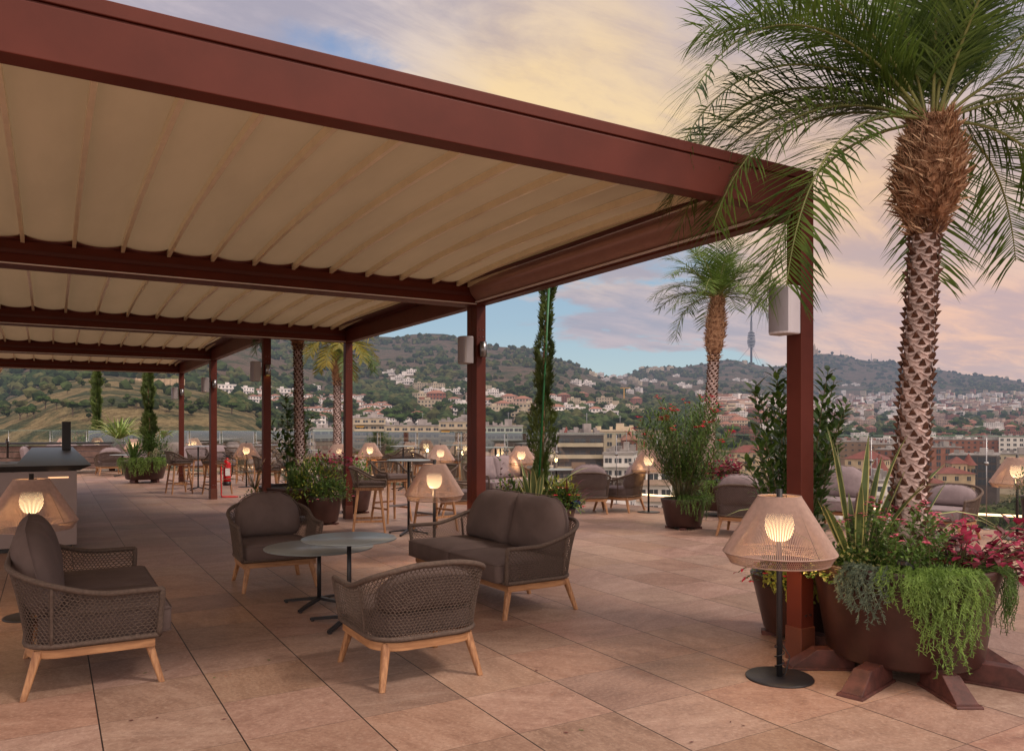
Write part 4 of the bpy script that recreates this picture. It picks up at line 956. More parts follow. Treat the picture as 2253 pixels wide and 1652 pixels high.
mound('fine green ground cover filling the huge planter around the trunk', 'ground_cover', PC + V((0, 0, .60)), .50, .48, .22, 3800, .030, .013, ('leaf_mid', 'leaf_light', 'leaf_mid'), flowers=(.006, 'pinkflower', .018))
mound('feathery grey green clump on the front rim of the huge planter', 'silver_plant', PC + off(-.40, .28, .62), .13, .10, .08, 700, .035, .006, ('leaf_grey',), narrow=True)
trailing('grey green plant hanging over the front left rim of the huge planter', PC + V((0, 0, .66)), .55, R(178), R(206), 36, .10, .27, 'leaf_grey', nl=.026, nw=.005)
trailing('bright green needle leaved plant cascading over the front of the huge planter', PC + V((0, 0, .66)), .55, R(217), R(264), 72, .12, .54, 'leaf_light')
trailing('short green trailing plant over the front rim of the huge planter', PC + V((0, 0, .67)), .55, R(200), R(240), 36, .05, .18, 'leaf_light')
trailing('dark trailing rosemary at the right rim of the huge planter', PC + V((0, 0, .66)), .555, R(278), R(345), 60, .10, .36, 'leaf_mid', nl=.024)
mound('bright green cushion plant on the front right rim of the huge planter', 'green_cushion', PC + off(.02, .42, .62), .30, .14, .09, 1300, .034, .006, ('leaf_light', 'leaf_mid'), narrow=True)
mound('trailing rosemary tuft at the right rim of the huge planter', 'green_cushion', PC + off(.46, .02, .62), .15, .22, .12, 900, .036, .006, ('leaf_mid', 'leaf_dark'), narrow=True)
# solar sensor
k = MB(); k.box((0, 0, 0), (.085, .06, .030), M4=Matrix.Rotation(.5, 3, 'Y')); tag(k.build('solar_panel', M['black'], bevel=.006), 'small black solar lamp panel in the huge planter', 'solar panel').location = PC + off(-.18, .40, .72)
# round planter behind the near post
P2 = at(1755, 5.78); planter('round planter behind the near right pergola post', P2, .335, .235, .43, .03)
shrub('tall glossy laurel shrub rising on both sides of the near post', 'laurel_shrub', P2 + V((0, 0, .43)), 1.72, .46, 22, .105, .040, 80, ('leaf_dark', 'leaf_dark', 'leaf_mid'), .14, low=.02, up=.85, sr=.009, twig=.12, group=None, cat='shrub')
trailing('yellow edged trailing plant spilling beside the near post', P2 + V((0, 0, .50)), .34, R(185), R(330), 60, .03, .16, 'leaf_yellow', nl=.032, nw=.020, density=60)
mound('dark leaved plant with small red flowers in the round planter by the post', 'flowering_plant', P2 + V((-.06, -.05, .43)), .36, .34, .16, 900, .042, .026, ('leaf_mid', 'leaf_dark', 'leaf_yellow'), flowers=(.012, 'redflower', .025))
k = MB(); kk = MB(); kk.cv = 6
for L, z in ((.22, .10), (.16, .04)):
    pts = arc((0, 0, z), ang(LEFT) + UP * .15, L, .8, 5); k.tube(pts, .003, 4)
    for q in pts[2:]: kk.leaf(q, rdir(-.6, .6), UP, .05, .022, .2)
plant_obj('red_flower_spray', 'small spray of red flowers sticking out left of the round planter', 'flower', P2 + V((-.28, .04, .45)), [('stems', k, M['stem']), ('flowers', kk, M['redflower'])])

# planter behind the loveseat with staked cypress
P3 = at(1182, 9.4); planter('round planter with the staked cypress behind the loveseat', P3, .46, .34, .52, .05)
cypress('slim cypress tied to a green stake behind the loveseat', P3 + V((0, 0, .5)), 3.1, .145, (.16 * CS, -.16 * SN), 3200)
strap('broad strap leaf plant at the foot of the staked cypress', P3 + V((-.10, -.10, .55)), 13, .62, .075, spread=.7, droop=.5, explicit=[(RIGHT + .3, .85, .85, .5)])
mound('yellow green croton right of the staked cypress', 'croton', P3 + V((.24 * CS, -.24 * SN - .05, .58)), .27, .25, .36, 620, .075, .024, ('leaf_yellow', 'leaf_mid', 'leaf_yellow'))
mound('yellow green croton left of the staked cypress', 'croton', P3 + V((-.30 * CS, .30 * SN, .56)), .27, .25, .32, 620, .075, .024, ('leaf_yellow', 'leaf_mid', 'leaf_dark'))
mound('low plant with red flowers in front of the staked cypress', 'flowering_plant', P3 + V((.16, -.26, .60)), .28, .20, .20, 800, .05, .03, ('leaf_dark', 'leaf_mid'), flowers=(.03, 'redflower', .04))
strap('dark burgundy spiky plant drooping behind the loveseat', P3 + V((.36 * CS, -.36 * SN, .52)), 26, .50, .018, ('maroon', 'maroon'), spread=1.6, name='burgundy_grass', droop=1.2)
shrub('thin dark shrub left of the staked cypress', 'dark_shrub', P3 + V((-.40 * CS, .40 * SN, .5)), .72, .16, 6, .05, .03, 14, ('maroon', 'leaf_dark'), .05, low=.2, sr=.004, twig=.1, cat='shrub')
k = MB(); k.box((0, 0, 0), (.10, .05, .08), M4=Matrix.Rotation(.6, 3, 'X')); tag(k.build('solar_panel', mat('blue solar cell', (.03, .05, .16), .2, var=.05)), 'small blue solar panel behind the loveseat', 'solar panel').location = P3 + V((.30, -.36, .62))

# oleander planter
P4 = at(1504, 11.9); planter('round planter carrying the red flowering oleander', P4, .345, .26, .42, .03)
shrub('wide oleander with narrow leaves and red flowers', 'oleander', P4 + V((0, 0, .4)), 1.66, .92, 66, .135, .020, 62, ('leaf_mid', 'leaf_mid', 'leaf_dark'),   .12, low=.20, up=.8, narrow=True, flowers=(.6, 'redflower', 4, .05, .042), cat='shrub', twig=.22, sr=.007)
mound('green filler plants at the rim of the oleander planter', 'ground_cover', P4 + V((.1, -.05, .42)), .40, .38, .16, 1300, .045, .010, ('leaf_mid', 'leaf_dark'), narrow=True)
trailing('green plant trailing over the oleander planter', P4 + V((0, 0, .46)), .345, R(215), R(330), 40, .05, .28, 'leaf_mid')
# pink planter with palm behind it
P5 = at(1585, 13.7); planter('large planter behind the oleander with crimson leaves and a palm', P5, .56, .46, .44, .10)
mound('bushy green plants in the large planter behind the oleander', 'green_shrub', P5 + V((0, 0, .5)), .58, .50, .34, 1500, .06, .02, ('leaf_mid', 'leaf_light', 'leaf_dark'))
shrub('crimson leaved plant behind the oleander', 'magenta_leaved_plant', P5 + V((0, -.1, .5)), .56, .46, 26, .10, .06, 14, ('magenta', 'magenta', 'maroon'), .25, low=.35, up=.4, sr=.004, twig=.08)
trailing('green plant hanging from the large planter behind the oleander', P5 + V((0, 0, .58)), .56, R(190), R(340), 60, .1, .4, 'leaf_light', nl=.04, nw=.007, density=90)
random.seed(31)
palm('palm in the middle distance beside the broadcasting tower', P5 + V((-.25 * CS, .25 * SN, .5)), 3.3, .085, .165, .95, crown(34, 80, 14, d0=.9, d1=1.75) + [(LEFT + .1, 5, 1.0, 2.6), (RIGHT, 10, 1.15, 1.6)], 1.14, trunk_lean=(.20 * CS, -.20 * SN), nleaf=44, lw=.013, ll=.30, seedv=4, dens=.6)

# planter by the nearest bar stool: round pot, croton, magnolia, palm, grasses
P6 = at(714, 12.4); planter('round planter beside the nearest bar stool', P6, .285, .20, .42, .02)
P7 = at(655, 13.0); planter('wide planter with the leaning palm trunk and magnolia', P7, .62, .5, .46, .10)
mound('dense yellow green croton bush in the planters by the bar stool', 'croton', P6 + V((-.10, .15, .48)), .46, .42, .60, 1500, .085, .026, ('leaf_mid', 'leaf_yellow', 'leaf_dark', 'leaf_mid'))
mound('leafy dark shrub hanging over the round planter by the bar stool', 'green_shrub', P6 + V((.05, -.08, .42)), .36, .32, .30, 900, .06, .022, ('leaf_dark', 'leaf_mid'), flowers=(.01, 'pinkflower', .03))
strap('fine green grass tuft left of the round planter', P7 + V((-.10, -.45, .50)), 220, .50, .006, ('leaf_mid', 'leaf_dark'), spread=1.0, name='grass_tuft', droop=1.2)
shrub('crimson leaves rising from the croton by the bar stool', 'magenta_leaved_plant', P6 + V((.22, .25, .75)), .42, .40, 14, .085, .055, 10, ('magenta', 'magenta', 'maroon'), .2, low=.45, up=.4, sr=.004, twig=.05)
shrub('magnolia with large dark leaves behind the palm trunk', 'magnolia', P7 + V((-.02, .30, .48)), 1.75, .40, 12, .15, .062, 40, ('leaf_dark', 'leaf_dark', 'leaf_mid'), .12, low=.06, up=.7, sr=.010, cat='shrub', twig=.12)
random.seed(41)
palm('palm with a thick scaly trunk standing in the wide planter', P7 + V((.02, -.1, .48)), 3.02, .060, .14, .52, crown(10, 80, 45, d0=1.5, d1=2.4) + [(LEFT, 5, 1.05, 2.9), (LEFT + .35, 0, .85, 3.0), (LEFT - .3, 15, 1.0, 2.8)], 1.05, nleaf=36, lw=.016, ll=.26, seedv=6, dens=.5, trunk_lean=(-.06, 0))
g_ = MB(); pl = MB(); random.seed(17)
for k in range(46):
    a = rnd(0, 2 * pi); pts = arc((0, 0, 0), ang(a) * rnd(.15, .8) + UP, rnd(.5, .85), rnd(.5, 1.3), 8); g_.tube(pts, .0025, 3, r1=.001)
    if k % 3: e = pts[-3:]; pl.tube([e[0], e[0].lerp(e[1], .5), e[1], e[2]], [.003, .012, .011, .002], 6)
plant_obj('fountain_grass', 'feathery fountain grass with straw plumes around the post', 'grass', P7 + V((-.75 * CS, .75 * SN - .2, .50)), [('blades', g_, M['stem']), ('plumes', pl, M['plume'])])
mound('low leafy plant at the foot of the post with grasses', 'green_shrub', P7 + V((-.62, -.05, .18)), .34, .3, .36, 800, .06, .02, ('leaf_mid', 'leaf_dark'))
mound('leafy clump right of the pergola post by the bar stools', 'green_shrub', at(782, 14, .45), .32, .3, .55, 1000, .06, .025, ('leaf_mid', 'leaf_light'))
planter('round planter half hidden behind the third far post', at(782, 14.0), .30, .22, .42, .03)
# yellow palm
random.seed(51)
P8 = at(742, 19.0); planter('planter with the yellow leaved palm by the lamps', P8, .5, .4, .46, .08)
palm('palm with yellowing leaves behind the pergola post', P8 + V((0, 0, .5)), 2.95, .075, .125, .75, crown(20, 70, 0, d0=1.6, d1=2.6), 1.15, ('frond_y', 'frond_y', 'frond'), nleaf=34, lw=.026, ll=.30, seedv=9, dens=.4)
mound('bushy green plants under the yellow leaved palm', 'green_shrub', P8 + V((0, 0, .5)), .5, .45, .35, 700, .08, .03, ('leaf_mid', 'leaf_dark'))
# far left planters
P9 = at(318, 21.6); planter('large far planter with strap leaves left of the bar stools', P9, .60, .47, .50, .09)
mound('dense dark shrub in the large far planter', 'green_shrub', P9 + V((.2, 0, .55)), .60, .5, .85, 2200, .09, .022, ('leaf_dark', 'leaf_mid', 'leaf_dark'))
strap('green strap leaf plant in the large far planter', P9 + V((-.32 * CS, .32 * SN - .2, .58)), 22, .80, .045, ('leaf_mid', 'phormium'), spread=.9, droop=1.0)
trailing('bright green plant trailing from the large far planter', P9 + V((0, 0, .64)), .60, R(170), R(320), 110, .1, .42, 'leaf_light', nl=.05, nw=.010, density=70)
cypress('slim cypress in the large far planter', P9 + V((.10, .1, .55)), 2.95, .185, (.03, 0), 2600, False, 1.8)
P10 = at(213, 30); planter('far planter with a slim cypress by the railing', P10, .5, .4, .5, .08)
cypress('slim cypress farthest left by the railing', P10 + V((0, 0, .5)), 3.6, .19, (0, 0), 2200, False, 2.3)
random.seed(61)
P11 = at(262, 27.5); planter('far planter with the spiky fan shaped palm', P11, .5, .4, .5, .08)
strap('spiky fan shaped palm with pale arching leaves at the far left', P11 + V((0, 0, 1.10)), 90, 1.15, .055, ('leaf_light', 'cream_edge'), spread=2.2, name='cordyline_palm', droop=1.3)
mound('pale flowering bush left of the spiky palm', 'flowering_bush', at(185, 30, .5), .9, .7, .75, 1500, .10, .03, ('leaf_grey', 'leaf_mid'), flowers=(.015, 'pinkflower', .05))
# hanging fibrous palm head at the left edge
random.seed(71)
palm('palm at the left edge, only its shaggy head reaching the picture', at(-14, 31), 4.9, .13, .34, 1.3, crown(12, 80, 20, d0=1.2, d1=1.9), 1.6, nleaf=26, lw=.016, ll=.28, seedv=13, dens=.6, stubs=False)
# right edge silver plant
P12 = at(2290, 7.6); planter('tall slim planter at the right edge', P12, .17, .11, .86, .0)
mound('silvery small leaved bush at the right edge', 'silver_bush', P12 + V((-.04, .02, .86)), .22, .2, .34, 1500, .028, .013, ('leaf_grey', 'leaf_grey', 'leaf_mid'))
# a few fallen leaves
random.seed(3)
for i in range(22):
    x, y = rnd(250, 1700), rnd(1230, 1640); p = gnd(x, y) + V((0, 0, .004)); k = MB(); k.leaf(V((0, 0, 0)), ang(rnd(0, 6)), UP, rnd(.015, .035), rnd(.008, .014), -.1)
    tag(k.build('fallen_leaf', M['maroon'] if i % 3 else M['leaf_mid']), 'tiny dry leaf fallen on the terrace paving', 'leaf', 'tiny leaves fallen on the paving').location = p
# ================================================================ landscape
random.seed(99)
def prof_pts(l):
    out = []
    for d, y in l:
        out.append((d, y[0] if isinstance(y, tuple) else H - (y - HY) / F * d))
    return out
LH = {-900: 900, 0: 887, 115: 846, 190: 832, 242: 830, 336: 842, 443: 862, 524: 881, 572: 904}
SKY = {-900: 640, 0: 655, 242: 690, 443: 705, 600: 722, 760: 738, 817: 743, 871: 748, 911: 741, 951: 736, 992: 737, 1030: 750, 1089: 758, 1175: 766, 1216: 776, 1250: 779, 1285: 785, 1312: 799, 1342: 807, 1371: 811, 1420: 810, 1468: 807, 1500: 808, 1540: 803, 1597: 792, 1673: 787, 1730: 789, 1762: 784, 1790: 774, 1825: 777, 1856: 785, 1920: 794, 1992: 800, 2062: 811, 2110: 820, 2173: 828, 2253: 841, 2500: 880, 3200: 900}
def lerp_tab(tab, x):
    k = sorted(tab)
    if x <= k[0]: return tab[k[0]]
    for a, c in zip(k[:-1], k[1:]):
        if x <= c: t = (x - a) / (c - a); return tab[a] + (tab[c] - tab[a]) * t
    return tab[k[-1]]
def column(x):
    sk = lerp_tab(SKY, x)
    def left():
        rg = lerp_tab(LH, x)
        return [(40, (-36,)), (200, (-31,)), (260, 1040), (310, max(rg + 60, 985)), (360, rg + 55), (430, rg + 24), (520, rg), (600, rg + 5), (720, rg - 8), (1000, (rg + sk) / 2), (1700, sk + 10), (1900, sk), (2600, sk + 60), (6000, (-30,))]
    def mid(): return [(40, (-36,)), (200, (-33,)), (300, 1105), (400, 1012), (500, 965), (650, 930), (850, 893), (1100, 860), (1500, 815 if sk > 780 else 805), (1900, (815 + sk) / 2), (2300, sk), (3000, sk + 60), (7000, (-30,))]
    def midr(): return [(40, (-36,)), (200, (-34,)), (300, 1125), (400, 1050), (520, 990), (700, 950), (950, 918), (1300, 890), (1800, 866), (2500, 838), (3400, sk), (4200, sk + 40), (7500, (-30,))]
    def right(): return [(40, (-36,)), (200, (-34,)), (300, 1130), (400, 1066), (550, 1016), (750, 980), (1000, 950), (1500, 922), (2100, 900), (2700, 880), (3300, 850), (4200, sk), (5000, sk + 30), (8500, (-30,))]
    nodes = [(-900, left), (560, left), (720, mid), (1180, mid), (1420, midr), (1620, midr), (1800, right), (3200, right)]
    for (a, fa), (c, fc) in zip(nodes[:-1], nodes[1:]):
        if x <= c or c == 3200:
            t = max(0, min(1, (x - a) / (c - a))); return prof_pts(fa()), prof_pts(fc()), t
def interp(pr, d):
    if d <= pr[0][0]: return pr[0][1]
    for (a, za), (c, zc) in zip(pr[:-1], pr[1:]):
        if d <= c: return za + (zc - za) * (d - a) / (c - a)
    return pr[-1][1]
from mathutils import noise as NZ
CC = {}
def tz(x, d):
    k = round(x / 6)
    if k not in CC: CC[k] = column(max(-900, min(3200, k * 6)))
    a, c, t = CC[k]; z = interp(a, d) * (1 - t) + interp(c, d) * t
    p = at(x, d); am = min(1, max(0, (d - 320) / 500)); s = .0035 * d * am
    n = NZ.fractal(V((p.x / 260, p.y / 260, 3.1)), 1.0, 2.1, 4); n2 = NZ.fractal(V((p.x / 60, p.y / 60, 7.7)), 1.0, 2.1, 3)
    return z + n * s * 1.0 + n2 * 1.6 * am
def find(x, y, lo=120, hi=5000):
    d = lo
    while d < hi:
        z = tz(x, d)
        if HY - (z - H) / d * F <= y: return d, z
        d *= 1.012
    return None
xs = [-900 + 4100 * i / 420 for i in range(421)]; ds = [36]
while ds[-1] < 8500: ds.append(ds[-1] * (1.022 if ds[-1] < 4500 else 1.1))
mb = MB(); vs = []
for d in ds:
    for x in xs: p = at(x, d); vs.append((p.x, p.y, tz(x, d)))
nx = len(xs); mb.add(vs, [(j * nx + i, j * nx + i + 1, (j + 1) * nx + i + 1, (j + 1) * nx + i) for j in range(len(ds) - 1) for i in range(nx - 1)], 0, True)
def land_mat():
    m = bpy.data.materials.new('hillside scrub and soil'); m.use_nodes = True; g = NT(m.node_tree); g.n.clear(); out = g.new('ShaderNodeOutputMaterial'); b = g.new('ShaderNodeBsdfPrincipled')
    geo = g.new('ShaderNodeNewGeometry'); P = geo.outputs['Position']
    n1 = g.noise(P, .006, 7, .62, .6); n2 = g.noise(P, .045, 6, .65, .4); n3 = g.noise(P, .35, 4, .7); n4 = g.noise(P, .0022, 4, .5)
    dry = g.mix(g.ss(n3, .35, .65), (.155, .118, .055, 1), (.26, .20, .10, 1)); scrub = g.mix(g.ss(n3, .35, .65), (.030, .042, .018, 1), (.075, .082, .038, 1)); soil = g.mix(g.ss(n3, .3, .7), (.22, .125, .085, 1), (.115, .082, .058, 1))
    c = g.mix(g.ss(g.m('ADD', g.m('MULTIPLY', n2, .65), g.m('MULTIPLY', n1, .35)), .44, .55), dry, scrub)
    sp = g.new('ShaderNodeSeparateXYZ'); g.l.new(P, sp.inputs[0])
    far = g.ss(g.vm('LENGTH', P, out=1), 640, 900)      # beyond the dry grass hill the slope is brown scrub
    c2 = g.mix(g.ss(n2, .46, .64), (.135, .098, .070, 1), scrub); c2 = g.mix(g.ss(n1, .52, .62), c2, (.040, .055, .024, 1)); c = g.mix(far, c, c2)
    c = g.mix(g.ss(g.m('ADD', n2, g.m('MULTIPLY', n1, .6)), .98, 1.06), c, soil)
    g.set(b.inputs['Base Color'], c); b.inputs['Roughness'].default_value = .95; b.inputs['Specular IOR Level'].default_value = .1
    bn = g.new('ShaderNodeBump'); bn.inputs['Strength'].default_value = 1.0; bn.inputs['Distance'].default_value = 3; g.set(bn.inputs['Height'], g.m('ADD', g.m('MULTIPLY', n2, 1.5), n3)); g.l.new(bn.outputs[0], b.inputs['Normal'])
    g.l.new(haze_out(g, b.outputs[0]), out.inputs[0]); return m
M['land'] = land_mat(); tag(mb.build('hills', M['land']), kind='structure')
mb = MB(); mb.add([(-14000, -14000, -42), (14000, -14000, -42), (14000, 14000, -42), (-14000, 14000, -42)], [(0, 1, 2, 3)]); tag(mb.build('ground', M['land']), kind='structure')

# ---------------------------------------------------------------- materials for the city
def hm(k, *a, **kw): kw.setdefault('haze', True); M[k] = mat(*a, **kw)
hm('c_white', 'white render far', (.74, .69, .66), .8, var=.08, vscale=.3, obrand=.25); hm('c_cream', 'cream render far', (.48, .40, .29), .8, var=.12, vscale=.3, obrand=.25)
hm('c_brick', 'red brick far', (.26, .105, .070), .85, var=.15, vscale=.4, obrand=.3); hm('c_pink', 'pinkish render far', (.46, .33, .265), .8, var=.12, vscale=.3, obrand=.3)
hm('c_tile', 'terracotta roof far', (.27, .125, .085), .85, var=.25, vscale=.5, obrand=.3); hm('c_flat', 'flat roof far', (.30, .27, .26), .9, var=.25, vscale=.3, obrand=.3)
hm('c_win', 'dark window far', (.045, .05, .06), .25, var=.1); hm('c_dark', 'dark facade far', (.065, .045, .040), .5, var=.2, vscale=.4); hm('c_stone', 'sandstone far', (.50, .37, .24), .85, var=.15, vscale=.4)
hm('c_brown', 'brown block far', (.24, .15, .10), .85, var=.12, vscale=.3); hm('c_grey', 'grey panel far', (.33, .34, .36), .6, var=.12, vscale=.3); hm('c_yellow', 'yellow awning far', (.55, .30, .05), .7, var=.1); hm('c_redtile', 'bright red tile far', (.18, .052, .040), .85, var=.15, vscale=.5)
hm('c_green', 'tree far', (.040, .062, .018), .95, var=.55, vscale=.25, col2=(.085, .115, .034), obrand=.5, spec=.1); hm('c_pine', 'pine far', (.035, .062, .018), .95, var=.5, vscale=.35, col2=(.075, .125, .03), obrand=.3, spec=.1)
hm('c_trunk', 'tree trunk far', (.10, .065, .045), .9, var=.2); hm('c_tower', 'grey mast far', (.07, .07, .08), .6, var=.05); hm('c_teal', 'pale green panel far', (.36, .40, .35), .6, var=.08)

# ---------------------------------------------------------------- houses
def hip(mb, w, d, z, h, ov, mi):
    w2, d2 = w / 2 + ov, d / 2 + ov; rl = max(0, w2 - d2)
    mb.add([(-w2, -d2, z), (w2, -d2, z), (w2, d2, z), (-w2, d2, z), (-rl, 0, z + h), (rl, 0, z + h)], [(0, 1, 5, 4), (1, 2, 5), (2, 3, 4, 5), (3, 0, 4), (3, 2, 1, 0)], mi)
def house_mesh(w, d, h, fl, roof, seed_):
    rs = random.Random(seed_); mb = MB(); mb.box((0, 0, h / 2 - 4), (w, d, h + 8), mi=0)
    if roof == 'hip': hip(mb, w, d, h + .02, w * .18, .5, 1)
    else: mb.box((0, 0, h + .25), (w + .4, d + .4, .5), mi=0); mb.box((0, 0, h + .52), (w - .4, d - .4, .06), mi=1); mb.box((w * rs.uniform(-.25, .25), 0, h + 1.4), (w * .22, d * .3, 1.9), mi=0)
    if rs.random() < .6: w3 = w * rs.uniform(.35, .6); mb.box((rs.choice((-1, 1)) * (w / 2 + w3 / 2 - .02), -.4, h * .32 - 4), (w3, d * .8, h * .64 + 8), mi=0); 
    n = max(2, int(w / 2.6)); fh = h / fl
    for f in range(fl):
        for i in range(n):
            for sy in (-1, 1): mb.box((-w / 2 + w * (i + .5) / n, sy * (d / 2 + .01), f * fh + fh * .52), (w / n * rs.choice((.35, .45, .62)), .10, fh * .45), mi=2)
        for sx in (-1, 1):
            for i in range(max(2, int(d / 3))): nd = max(2, int(d / 3)); mb.box((sx * (w / 2 + .01), -d / 2 + d * (i + .5) / nd, f * fh + fh * .52), (.10, d / nd * .42, fh * .45), mi=2)
        if rs.random() < .5: mb.box((0, -d / 2 - .5, f * fh + .1), (w * .8, 1.0, .25), mi=0)
    return mb
PROTO = {}
for nm, wall, rf, roofk, spec in (('white_tile', 'c_white', 'c_tile', 'hip', (9, 7, 6.5, 2)), ('white_tile2', 'c_white', 'c_tile', 'hip', (12, 8, 6, 2)), ('villa', 'c_white', 'c_flat', 'flat', (15, 9, 7, 2)), ('villa2', 'c_cream', 'c_flat', 'flat', (18, 10, 9, 3)), ('pink', 'c_pink', 'c_tile', 'hip', (14, 10, 9, 3)),
                                  ('flats', 'c_pink', 'c_flat', 'flat', (24, 12, 15, 5)), ('flats2', 'c_white', 'c_flat', 'flat', (28, 12, 16, 5)), ('flats3', 'c_cream', 'c_tile', 'hip', (20, 12, 13, 4)), ('brick', 'c_brick', 'c_flat', 'flat', (26, 13, 14, 4)), ('brick2', 'c_brick', 'c_tile', 'hip', (16, 10, 9, 3))):
    PROTO[nm] = house_mesh(*spec, roofk, hash(nm) % 99 if False else len(nm) * 7 + spec[0]).mesh(nm + '_house', [M[wall], M[rf], M['c_win']])
LAB = {'white_tile': ('white house with terracotta roof among the terraced rows on the hillside', 'white houses with terracotta roofs'), 'white_tile2': ('longer white house with terracotta roof on the lower hillside', 'longer white houses with terracotta roofs'), 'villa': ('white flat roofed villa among trees on the slope', 'white flat roofed villas on the slopes'), 'villa2': ('cream flat roofed villa of three storeys among trees', 'cream flat roofed villas'), 'pink': ('pinkish house with terracotta roof in the town', 'pinkish houses of the town'),
       'flats': ('pinkish flat roofed apartment house in the distant town', 'pinkish apartment houses'), 'flats2': ('white flat roofed apartment house in the distant town', 'white apartment houses'), 'flats3': ('cream apartment house with tiled roof in the distant town', 'cream apartment houses'), 'brick': ('long red brick block in the distant town', 'red brick blocks'), 'brick2': ('red brick house with tiled roof in the distant town', 'red brick houses')}
HN = [0]; HPOS = []
def put_house(kind, x, y, s=1, rz=None, dd=None):
    f = find(x, y) if dd is None else (dd, tz(x, dd))
    if not f: return
    d, z = f; HPOS.append((x, y)); p = at(x, d, z); o = bpy.data.objects.new('house' if kind in ('white_tile', 'white_tile2', 'villa', 'villa2', 'pink', 'brick2') else 'apartment_building', PROTO[kind]); COL.objects.link(o)
    o.location = p; o.rotation_euler = (0, 0, (-YAW if rz is None else rz)); o.scale = (s, s, s); tag(o, LAB[kind][0], 'house' if o.name.startswith('house') else 'building', LAB[kind][1]); HN[0] += 1
def YW(x): return -YAW - math.atan((x - CX) / F)
# terraced white rows on the left-centre hillside
for row, (y, xa, xb) in enumerate(((882, 700, 800), (888, 560, 640), (890, 655, 770), (896, 600, 700), (899, 776, 850), (904, 640, 760), (908, 790, 868), (914, 668, 745), (917, 800, 905), (924, 690, 770), (926, 812, 922), (934, 700, 775), (936, 860, 925), (881, 640, 690), (876, 566, 600))):
    x = xa
    while x < xb: put_house('white_tile', x + rnd(-2, 2), y + rnd(-2, 2), rnd(.8, 1.05), YW(x) + rnd(-.35, .35)); x += rnd(9.5, 14)
for x, y in ((540, 871), (585, 868), (500, 866), (620, 873), (650, 866), (690, 862), (880, 838), (898, 848), (905, 826), (925, 860), (948, 868), (960, 862), (975, 873), (862, 826), (1085, 870), (1010, 868), (1105, 880), (1038, 846), (1067, 862), (1290, 848), (1300, 852), (1268, 847), (1390, 838), (1400, 846), (1350, 830), (1330, 822), (1345, 826), (1365, 833), (1322, 828), (1380, 828), (1300, 826), (1420, 840), (1440, 842), (1460, 848), (1335, 838), (1372, 845), (1405, 862), (1385, 866)):
    put_house(random.choice(('villa', 'villa', 'villa2')), x, y, rnd(.9, 1.2), YW(x) + rnd(-.6, .6))
for x, y in ((930, 886), (1000, 890), (1040, 885), (1075, 897), (1120, 893), (1150, 902), (1105, 908), (1215, 880), (1240, 885), (1262, 892), (1280, 882), (1300, 900), (1245, 905), (1270, 912), (1330, 895), (1345, 905), (1310, 915), (1225, 912), (1190, 905), (1170, 915), (1090, 922), (1130, 925), (1060, 918), (945, 905), (1000, 915), (1340, 925), (1400, 890), (1385, 912), (1020, 902), (960, 890)):
    put_house(random.choice(('pink', 'villa2', 'white_tile2', 'brick2', 'villa')), x, y, rnd(.9, 1.25), YW(x) + rnd(-.6, .6))
for x, y in ((1500, 848), (1515, 853), (1540, 846), (1622, 838), (1640, 842), (1655, 846), (1880, 848), (1888, 851), (1540, 870), (1745, 845), (1860, 850), (1490, 830), (1780, 850)): put_house('villa', x, y, rnd(.9, 1.3))
# right-hand town, near rows first
rows = [(1000, 14, 6), (985, 13, 6), (972, 12, 7), (962, 15, 7), (952, 17, 8), (944, 18, 8), (936, 18, 8), (929, 17, 8), (922, 15, 8), (916, 15, 8), (911, 15, 8)]
for y, n, j in rows:
    for i in range(n):
        x = 1580 + (700) * (i + rnd(0, .9)) / n
        if y > 965 and x < 1830: continue
        put_house(random.choice(('flats', 'flats2', 'flats3', 'brick', 'pink', 'flats', 'brick2', 'flats3') if y < 955 else ('brick', 'flats2', 'brick')), x, y + rnd(-3, 3), rnd(.5, .85), YW(x) + rnd(-.5, .5))
# the rest of the distant town as one mass
mb = MB(); mm = ['c_white', 'c_pink', 'c_cream', 'c_brick', 'c_tile', 'c_win']
for k in range(900):
    x = rnd(1560, 2450); y = rnd(868, 912) if x > 1800 else rnd(885, 915)
    if random.random() < .22 and y < 885: continue
    f = find(x, y)
    if not f: continue
    d, z = f; p = at(x, d, z); w = rnd(8, 22); h = rnd(7, 17); dp = rnd(10, 16); a = YW(x) + rnd(-.6, .6); mi = random.choice((0, 0, 0, 1, 1, 2, 2, 3)); mb.box((p.x, p.y, z + h / 2 - 4), (w, dp, h + 8), a, mi)
    if random.random() < .3: mb.box((p.x, p.y, z + h + .5), (w + 1, dp + 1, 1.0), a, 4)
    fl = int(h / 3.2); q = ang(a); t = V((q.y, -q.x, 0))
    for f_ in range(fl): c = p + t * (dp / 2); mb.box((c.x, c.y, z + f_ * 3.2 + 1.8), (w * .86, .3, 1.2), a, 5)
tag(mb.build('distant_town', [M[m] for m in mm]), 'mass of small distant town buildings below the right hand hills', 'town', kind='stuff')

